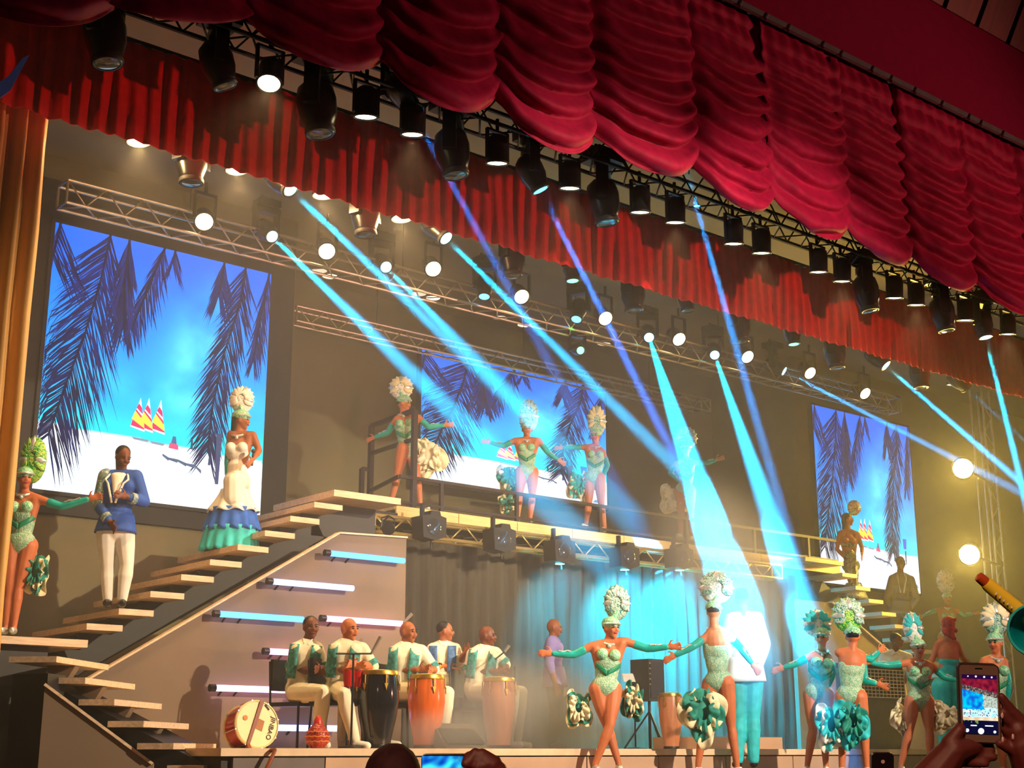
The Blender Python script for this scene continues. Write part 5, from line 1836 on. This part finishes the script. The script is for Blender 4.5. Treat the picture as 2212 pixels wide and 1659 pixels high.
m_ink = mat('black_print', (34, 28, 22), 0.6)
tx = (side * -0.33 - upd * 0.94).normalized()
ty = (side * 0.94 - upd * 0.33).normalized()
lettering('JINBAO', r * 0.30, on(0.62, -0.18, 0.004), tx, ty, m_ink, t)
MB().hexa([on(0.36, 0.80, 0), on(0.42, 0.84, 0), on(0.60, 0.62, 0), on(0.54, 0.58, 0), on(0.36, 0.80, .004), on(0.42, 0.84, .004), on(0.60, 0.62, .004), on(0.54, 0.58, .004)]).build('badge', m_ink, t, smooth=False)


def mic_stand(x, ybase, ytop, Y, boom, label):
    g = at(x, ybase, Y=Y)
    top = at(x + 4, ytop, Y=Y)
    t = thing('microphone_stand', label, 'microphone stand', (g.x, Y, ZP))
    MB().tube((g.x, Y, ZP), (g.x, Y, top.z), 0.011).build('pole', m_black, t)
    MB().lathe([(0.13, 0), (0.13, 0.015), (0.02, 0.03)], (g.x, Y, ZP), n=18).build('base', m_black, t)
    a, b2 = at(boom[0], boom[1], Y=Y - 0.02), at(boom[2], boom[3], Y=Y - 0.05)
    MB().tube(a, b2, 0.009).build('boom', m_black, t)
    e = at(boom[4], boom[5], Y=Y - 0.08)
    MB().tube(b2, e, 0.014, 0.02).build('microphone', m_alu, t)
    return t


mic_stand(758, 1612, 1412, 11.9, (726, 1412, 802, 1412, 822, 1376), 'black boom microphone stand in front of the second drummer')
mic_stand(1112, 1612, 1440, 12.6, (1070, 1424, 1090, 1408, 1100, 1394), 'microphone stand beside the rightmost seated drummer')
mic_stand(868, 1600, 1420, 13.2, (866, 1420, 872, 1345, 890, 1326), 'thin microphone stand rising behind the third drummer')

# floor monitor wedge in the smoke
g = at(985, 1600, Y=11.95)
t = thing('floor_monitor', 'pale wedge monitor in the smoke before the rightmost drummer', 'speaker', (g.x, 11.95, ZP))
x0, x1 = at(958, 1600, Y=11.95).x, at(1048, 1600, Y=11.95).x
h = at(1000, 1562, Y=11.95).z - ZP
MB().prism([(x0, 11.9, ZP), (x0, 12.35, ZP), (x0, 12.35, ZP + h), (x0, 12.15, ZP + h)], (x1 - x0, 0, 0)).build('cabinet', mat('monitor_grey', (96, 88, 74), 0.7), t, smooth=False)
MB().prism([(x0 + 0.03, 11.915, ZP + 0.05), (x0 + 0.03, 12.125, ZP + h - 0.04), (x0 + 0.03, 12.115, ZP + h - 0.04), (x0 + 0.03, 11.905, ZP + 0.05)], (x1 - x0 - 0.06, 0, 0)).build('grille', m_dark, t, smooth=False)
# black loudspeaker, cymbal stand and music desk between the front dancers
g = at(1422, 1610, Y=13.6)
t = thing('loudspeaker', 'black loudspeaker cabinet behind the linked hands of two dancers', 'speaker', (g.x, 13.6, ZP))
zt_, zb_ = at(1422, 1424, Y=13.6).z, at(1422, 1514, Y=13.6).z
xw = px_r(g, 24)
MB().box((g.x - xw, 13.6, zb_), (g.x + xw, 13.95, zt_)).build('cabinet', mat('speaker_charcoal', (58, 58, 50), 0.7), t, smooth=False)
MB().box((g.x - xw * .85, 13.585, zb_ + .04), (g.x + xw * .85, 13.6, zt_ - .04)).build('grille', m_dark, t, smooth=False)
for i in range(5):
    MB().ell((g.x - xw * .9, 13.59, zt_ - 0.06 - i * 0.07), 0.012, seg=8, rings=5).build('screw', m_alu, t)
MB().tube((g.x, 13.75, ZP), (g.x, 13.75, zb_), 0.02).build('pole', m_black, t)
for a in (0.3, 2.4, 4.5):
    MB().tube((g.x, 13.75, ZP + 0.5), (g.x + 0.35 * math.cos(a), 13.75 + 0.35 * math.sin(a), ZP + 0.01), 0.012).build('leg', m_black, t)
g = at(1372, 1466, Y=13.9)
t = thing('music_stand', 'music stand with white sheet right of the front dancer', 'music stand', (g.x, 13.9, ZP))
MB().prism([at(1345, 1456, Y=13.9), at(1384, 1456, Y=13.9), at(1388, 1474, Y=13.85), at(1348, 1472, Y=13.85)], (0, 0.02, 0.01)).build('sheet', m_white, t, smooth=False)
MB().tube((g.x, 13.92, ZP), (g.x, 13.92, g.z), 0.012).build('pole', m_black, t)
MB().lathe([(0.16, 0), (0.16, 0.012), (0.02, 0.03)], (g.x, 13.92, ZP), n=16).build('base', m_black, t)
# mesh fronted rack and keyboard on the right
g = at(1905, 1600, Y=12.7)
zt_ = at(1905, 1444, Y=12.7).z
x0, x1 = at(1862, 1600, Y=12.7).x, at(1962, 1600, Y=12.7).x
t = thing('equipment_rack', 'grey green equipment rack with mesh front beside the keyboard player', 'equipment rack', (g.x, 12.7, ZP))
MB().box((x0, 12.7, ZP), (x1, 13.1, zt_)).build('case', mat('rack_grey_green', (84, 92, 78), 0.7), t, smooth=False)
for i in range(13):
    x = x0 + 0.02 + (x1 - x0 - 0.04) * i / 12
    MB().tube((x, 12.685, zt_ - 0.42), (x, 12.685, zt_ - 0.02), 0.006, n=6).build('mesh_wire', m_alu, t)
for j in range(9):
    z = zt_ - 0.02 - 0.4 * j / 8
    MB().tube((x0 + 0.02, 12.685, z), (x1 - 0.02, 12.685, z), 0.006, n=6).build('mesh_wire', m_alu, t)
t = thing('keyboard', 'slim stage keyboard on the mesh rack', 'keyboard', ((x0 + x1) / 2, 12.9, zt_))
MB().box((x0 - 0.05, 12.75, zt_), (x1 + 0.05, 13.05, zt_ + 0.07)).build('case', m_black, t, smooth=False)
nk = 18
for i in range(nk):
    w_ = (x1 - x0) / nk
    MB().box((x0 + i * w_ + .003, 12.9, zt_ + 0.07), (x0 + (i + 1) * w_ - .003, 13.03, zt_ + 0.082)).build('key', m_white, t, smooth=False)
# ------------------------------------------------------------------ audience in front of the camera
m_sil = mat('skin_dark_foreground', (92, 36, 28), 0.55, var=0.1)
m_nail = mat('fingernail', (214, 170, 160), 0.3)


def pxcaps(mb, segs, d):
    for (x0, y0, r0, x1, y1, r1, *dz) in segs:
        z0, z1 = (dz + [0, 0])[:2] if dz else (0, 0)
        mb.cap(at(x0, y0, d=d + z0), r0 * d / F_PX, at(x1, y1, d=d + z1), r1 * d / F_PX, 10)
    return mb


def rrect(c, X, Y_, w, h, rad, n=5):
    out = []
    for sx, sy, a0 in ((1, 1, 0), (-1, 1, 90), (-1, -1, 180), (1, -1, 270)):
        for i in range(n + 1):
            a = math.radians(a0 + 90 * i / n)
            out.append(c + X * (sx * (w / 2 - rad) + rad * math.cos(a)) + Y_ * (sy * (h / 2 - rad) + rad * math.sin(a)))
    return out


def screen_pic(name, c, X, Y_, w, h, cells, m, parent):
    """small lit phone picture: coloured grid cells"""
    rows = len(cells)
    cols = len(cells[0])
    off = V(parent.location)
    vs, fs, cc = [], [], []
    for j in range(rows + 1):
        for i in range(cols + 1):
            vs.append(c + X * (w * (i / cols - 0.5)) + Y_ * (h * (0.5 - j / rows)) - off)
    me = bpy.data.meshes.new(name)
    for j in range(rows):
        for i in range(cols):
            a = j * (cols + 1) + i
            fs.append((a + cols + 1, a + cols + 2, a + 1, a))
    me.from_pydata(vs, [], fs)
    ca = me.color_attributes.new('Col', 'FLOAT_COLOR', 'CORNER')
    k = 0
    for j in range(rows):
        for i in range(cols):
            for q in range(4):
                ca.data[k].color = (*lin(cells[j][i]), 1)
                k += 1
    me.materials.append(m)
    o = bpy.data.objects.new(name, me)
    COL.objects.link(o)
    o.parent = parent
    return o


def stage_cells(nx, ny):
    """phone view of the stage: swags on top, cyan screens, dancers, camera buttons below"""
    rows = []
    for j in range(ny):
        t = j / (ny - 1)
        row = []
        for i in range(nx):
            u = i / (nx - 1)
            n1 = noise.noise(V((u * 9, t * 14, 4.0)))
            n2 = noise.noise(V((u * 22, t * 30, 9.0)))
            if t < 0.07:
                c = (34, 8, 54)
            elif t < 0.16 + 0.14 * u:
                c = mix((90, 10, 40), (150, 30, 50), 0.5 + n1)
            elif t < 0.24 + 0.15 * u:
                c = mix((52, 44, 50), (170, 150, 130), 0.35 + 1.3 * n2)
            elif t < 0.58 and u < 0.62 + 0.1 * n1:
                c = mix((0, 196, 232), (20, 90, 200), 0.4 + n1 * 1.2 + (0.3 if abs(u - t + 0.1) < 0.06 else 0))
            elif t < 0.56:
                c = mix((190, 205, 190), (120, 130, 120), 0.3 + n2)
            elif t < 0.72:
                c = mix((150, 220, 232), (244, 246, 244), 0.5 + n1)
                if n2 > 0.28:
                    c = (96, 80, 104)
            elif t < 0.77:
                c = mix((240, 220, 196), (214, 180, 140), 0.5 + n1)
            else:
                c = (12, 12, 46)
                if t < 0.83 and n1 > 0.1 and u < 0.5:
                    c = (110, 140, 70)
            row.append(c)
        rows.append(row)
    return rows


# the raised phone on the right
D1 = 2.1
pc = at(2116, 1520, d=D1)
t = thing('smartphone', 'white bordered phone held up at lower right filming the stage', 'phone', pc)
tl = 0.035
X = (RGT * math.cos(tl) - UPV * math.sin(tl))
Y_ = (UPV * math.cos(tl) + RGT * math.sin(tl) * -1)
sc = D1 / F_PX
w_, h_ = 90 * sc, 172 * sc
MB().prism(rrect(pc + FWD * 0.0, X, Y_, w_, h_, 0.008), FWD * 0.008).build('phone_case', mat('phone_case_brown', (58, 40, 36), 0.5), t, smooth=False)
MB().prism(rrect(pc - FWD * 0.0012, X, Y_, w_ * 0.93, h_ * 0.965, 0.006), FWD * 0.001).build('front_glass', mat('phone_front_beige', (120, 92, 78), 0.3), t, smooth=False)
MB().prism(rrect(pc - FWD * 0.0018 + Y_ * h_ * 0.445, X, Y_, w_ * 0.18, 0.0016, 0.0007), FWD * 0.0005).build('earpiece', m_black, t, smooth=False)
m_phone = vcol('phone_screen_picture', 1.0)
sp = screen_pic('display', pc - FWD * 0.0022 - Y_ * h_ * 0.005, X, Y_, w_ * 0.84, h_ * 0.745, stage_cells(44, 70), m_phone, t)
e_ui = emi('phone_ui_white', (240, 240, 240), 1.0)
for (dx, dy, rr) in ((0.0, -0.34, 0.075), (-0.33, -0.335, 0.045), (0.33, -0.345, 0.035), (-0.27, 0.345, 0.018), (-0.08, 0.345, 0.025), (0.12, 0.342, 0.025), (0.30, 0.34, 0.022)):
    MB().lathe([(0.00001, 0.0), (rr * w_, 0.0)], pc - FWD * 0.0026 + X * dx * w_ + Y_ * dy * h_, FWD, n=16, capb=False, capt=False).build('icon', e_ui, t)
for dx, L in ((-0.17, 0.15), (0.2, 0.2)):
    MB().prism(rrect(pc - FWD * 0.0026 + X * dx * w_ - Y_ * 0.272 * h_, X, Y_, L * w_, 0.0018, 0.0006), FWD * 0.0003).build('caption', e_ui, t, smooth=False)
t = thing('person', 'two dark hands holding up the phone at lower right', 'person', at(2090, 1659, d=D1))
mb = MB()
pxcaps(mb, [
    (1950, 1760, 52, 2028, 1662, 40), (2028, 1662, 40, 2060, 1622, 32), (2060, 1622, 32, 2100, 1612, 24, 0, .012),
    (2052, 1606, 20, 2072, 1578, 14), (2072, 1578, 14, 2084, 1560, 11, 0, .012), (2060, 1630, 26, 2100, 1634, 16, 0, .015),
    (2096, 1606, 11, 2138, 1604, 9, .014, .014), (2096, 1619, 11, 2142, 1620, 9, .012, .010), (2094, 1632, 11, 2146, 1636, 9, .008, .004), (2080, 1645, 12, 2128, 1650, 9, .004, 0),
], D1)
hl = mb.build('left_hand', m_sil, t, voxel=0.0028, sm=2)
mb = MB()
pxcaps(mb, [
    (2300, 1760, 54, 2232, 1660, 44), (2232, 1660, 44, 2212, 1612, 38), (2212, 1612, 38, 2200, 1580, 26),
    (2216, 1570, 17, 2184, 1536, 13), (2184, 1536, 13, 2163, 1505, 9), (2206, 1578, 15, 2178, 1556, 12), (2178, 1556, 12, 2164, 1540, 9),
    (2196, 1594, 14, 2176, 1580, 12, 0, .004), (2176, 1580, 12, 2163, 1568, 9, .004, .006), (2192, 1608, 13, 2168, 1600, 10, .006, .008), (2190, 1622, 14, 2160, 1606, 10, -.004, -.008),
], D1)
mb.build('right_hand', m_sil, t, voxel=0.0028, sm=2)
for x, y, a in ((2165, 1546, 0.3), (2188, 1592, 0.3), (2166, 1598, 0.1)):
    MB().ell(at(x, y, d=D1 - 0.012), (3 * sc, 3 * sc, 7 * sc), (RGT, FWD, UPV), 8, 6).build('fingernail', m_nail, t)  # nails, with their highlights put into the pale colour

# second phone, seen from the back
D2 = 2.5
pc = at(1907, 1662, d=D2)
t = thing('smartphone', 'dark phone back peeking up left of the raised phone', 'phone', pc)
sc = D2 / F_PX
MB().prism(rrect(pc, RGT, UPV, 48 * sc, 70 * sc, 0.007), FWD * 0.008).build('back_cover', mat('phone_back_black', (30, 22, 26), 0.35), t, smooth=False)
MB().lathe([(0.00001, 0), (0.0035, 0)], pc - FWD * 0.001 + UPV * 17 * sc, FWD, n=14, capb=False, capt=False).build('flash', m_nail, t)
tp = thing('person', 'dark fingers gripping the phone back at the lower edge', 'person', at(1900, 1690, d=D2))
mb = MB()
pxcaps(mb, [(1860, 1780, 50, 1885, 1712, 36), (1885, 1712, 36, 1905, 1690, 24, 0, .015)] + [(1892 + 6 * i, 1700, 9, 1876, 1672 + 12 * i, 7, .01, 0) for i in range(4)] + [(1915, 1695, 11, 1936, 1668, 8, .0, -.01)], D2)
mb.build('hand', m_sil, tp, voxel=0.0032, sm=2)

# landscape phone with hand
D3 = 2.4
sc = D3 / F_PX
pc = at(985, 1668, d=D3)
t = thing('smartphone', 'phone held sideways at the bottom edge with bright blue screen', 'phone', pc)
MB().prism(rrect(pc, RGT, UPV, 150 * sc, 76 * sc, 0.008), FWD * 0.008).build('body', m_black_plastic, t, smooth=False)
cells = [[mix(mix((0, 50, 170), (60, 230, 250), 0.5 + 1.1 * noise.noise(V((i * 0.16 + j * 0.1, j * 0.2, 1.0)))), (16, 20, 60), (i - 22 - j) / 12 + 0.6 * noise.noise(V((i * 0.3, j * 0.3, 5.0)))) for i in range(48)] for j in range(22)]
screen_pic('display', pc - FWD * 0.0012 + UPV * 1.5 * sc, RGT, UPV, 146 * sc, 68 * sc, cells, m_phone, t)
tp = thing('person', 'dark knuckles of a hand holding the sideways phone', 'person', at(1050, 1690, d=D3))
mb = MB()
pxcaps(mb, [(1130, 1790, 60, 1072, 1700, 46), (1072, 1700, 46, 1040, 1668, 36, 0, .01), (1040, 1655, 26, 1012, 1634, 11), (1012, 1634, 11, 1004, 1650, 9, 0, -.012),
            (1052, 1650, 24, 1026, 1626, 11), (1026, 1626, 11, 1010, 1652, 9, 0, -.012), (1062, 1652, 24, 1042, 1628, 12), (1042, 1628, 12, 1030, 1660, 9, 0, -.014), (1072, 1664, 24, 1060, 1642, 12), (1060, 1642, 12, 1048, 1676, 9, 0, -.014),
            (1030, 1690, 16, 990, 1700, 12, -.02, -.02)], D3)
mb.build('hand', m_sil, tp, voxel=0.0032, sm=2)

# head of a spectator
b = at(850, 1690, d=3.7)
b = V((b.x, b.y, 0.0))
f = Fig('spectator whose short haired head rises at the bottom edge', b, 1.66, 140, m_sil, dict(head=(850, 1706)), sex='m', vox=0.02)
f.body()
f.hair(mat('hair_dark_brown', (60, 26, 24), 0.8, var=0.3, scale=40))
f.top(mat('dark_shirt', (40, 30, 32), 0.8), 0.02, 1.0, 'shirt', 0.1)
f.trousers(m_dark, 0.02)

# long necked souvenir cup entering from the right
D4 = 2.3
sc = D4 / F_PX
p0, p1 = at(2112, 1244, d=D4), at(2240, 1352, d=D4)
ax = (p1 - p0).normalized()
L = (p1 - p0).length
t = thing('novelty_horn', 'yellow tube with red tip and turquoise bell entering at the right edge', 'novelty horn', p1)
m_yel = mat('yellow_plastic', (250, 214, 60), 0.35, var=0.06)
MB().lathe([(6 * sc, 0), (11 * sc, 2 * sc), (12 * sc, 20 * sc), (11 * sc, 24 * sc)], p0, ax, n=18).build('red_tip', mat('red_orange_plastic', (200, 82, 36), 0.4), t)
MB().lathe([(13 * sc, 22 * sc), (15 * sc, 28 * sc), (18 * sc, L + 0.02)], p0, ax, n=22).build('tube', m_yel, t)
s_, u_, _ = frame(ax)
m_tq = mat('turquoise_plastic', (0, 132, 140), 0.3)
bc = at(2236, 1362, d=D4 - 0.05)
bx = (FWD * -0.9 + RGT * -0.35).normalized()
MB().lathe([(10 * sc, -0.075), (22 * sc, -0.05), (44 * sc, -0.02), (54 * sc, 0.0)], bc, bx, n=30, capt=False, capb=True).build('bell', m_tq, t, solid=0.002)
MB().path([bc + frame(bx)[0] * 54 * sc * math.cos(2 * PI * i / 30) + frame(bx)[1] * 54 * sc * math.sin(2 * PI * i / 30) for i in range(31)], 3.2 * sc, 8).build('rim', mat('turquoise_rim', (60, 190, 186), 0.3), t)
MB().hexa([at(2168, 1304, d=D4), at(2176, 1302, d=D4), at(2214, 1334, d=D4), at(2198, 1350, d=D4), at(2168, 1304, d=D4 + .02), at(2176, 1302, d=D4 + .02), at(2214, 1334, d=D4 + .02), at(2198, 1350, d=D4 + .02)]).build('neck', m_tq, t, smooth=False)
# white marks along the tube
for i in range(9):
    f_ = 0.30 + 0.066 * i
    q = p0.lerp(p1, f_) - FWD * (15.5 * sc) - UPV * 4 * sc - RGT * 4 * sc
    MB().bar(q - u_ * 3.5 * sc, q + u_ * 3.5 * sc, 3 * sc, 1.2 * sc, FWD).build('mark', m_white, t, smooth=False)
# ------------------------------------------------------------------ stage haze
def haze(name, mb, dens, col=(1, 1, 1), g=0.25, soft=False):
    m = bpy.data.materials.new(name)
    m.use_nodes = True
    nt = m.node_tree
    nt.nodes.remove(nt.nodes['Principled BSDF'])
    s = nt.nodes.new('ShaderNodeVolumeScatter')
    s.inputs['Color'].default_value = (*col, 1)
    s.inputs['Density'].default_value = dens
    s.inputs['Anisotropy'].default_value = g
    nt.links.new(s.outputs[0], nt.nodes['Material Output'].inputs['Volume'])
    if soft:
        # smoke thins out towards the rim of the bank and is patchy inside
        tc = nt.nodes.new('ShaderNodeTexCoord')
        sb = nt.nodes.new('ShaderNodeVectorMath')
        sb.operation = 'SUBTRACT'
        sb.inputs[1].default_value = (0.5, 0.5, 0.5)
        nt.links.new(tc.outputs['Generated'], sb.inputs[0])
        ln = nt.nodes.new('ShaderNodeVectorMath')
        ln.operation = 'LENGTH'
        nt.links.new(sb.outputs[0], ln.inputs[0])
        mr = nt.nodes.new('ShaderNodeMapRange')
        mr.interpolation_type = 'SMOOTHSTEP'
        mr.inputs['From Min'].default_value = 0.5
        mr.inputs['From Max'].default_value = 0.05
        mr.inputs['To Min'].default_value = 0.0
        mr.inputs['To Max'].default_value = dens
        nt.links.new(ln.outputs['Value'], mr.inputs['Value'])
        nt.links.new(mr.outputs[0], s.inputs['Density'])
    o = mb.build(name, m, smooth=False)
    o['kind'] = 'stuff'
    o['label'] = 'thin machine haze filling the stage air'
    o['category'] = 'haze'
    o.visible_shadow = True
    return o



haze('stage_haze', MB().box((2.3, 9.75, ZS + 0.02), (35.9, 17.55, ZC - 0.02)), 0.015, g=0.05)

# drifting smoke banks low over the stage
def bank(px, py, Y, rx, ry, rz, dens):
    p = at(px, py, Y=Y)
    o = haze('smoke_bank', MB().ell(p, (rx, ry, rz), seg=24, rings=14), dens, g=0.2, soft=True)
    return o


for i, q in enumerate([(1140, 1545, 12.3, 1.7, 0.7, 0.8, 1.8), (970, 1590, 11.75, 0.85, 0.35, 0.34, 2.2),
          (1600, 1320, 11.0, 1.3, 0.6, 1.4, 0.9), (1540, 1190, 12.4, 1.5, 0.8, 1.2, 0.7)]):
    bank(*q)['label'] = ['low smoke bank before the rightmost drummer', 'small smoke puff at the wedge monitor', 'bright smoke around the white singer', 'smoke in the beam under the balcony'][i]
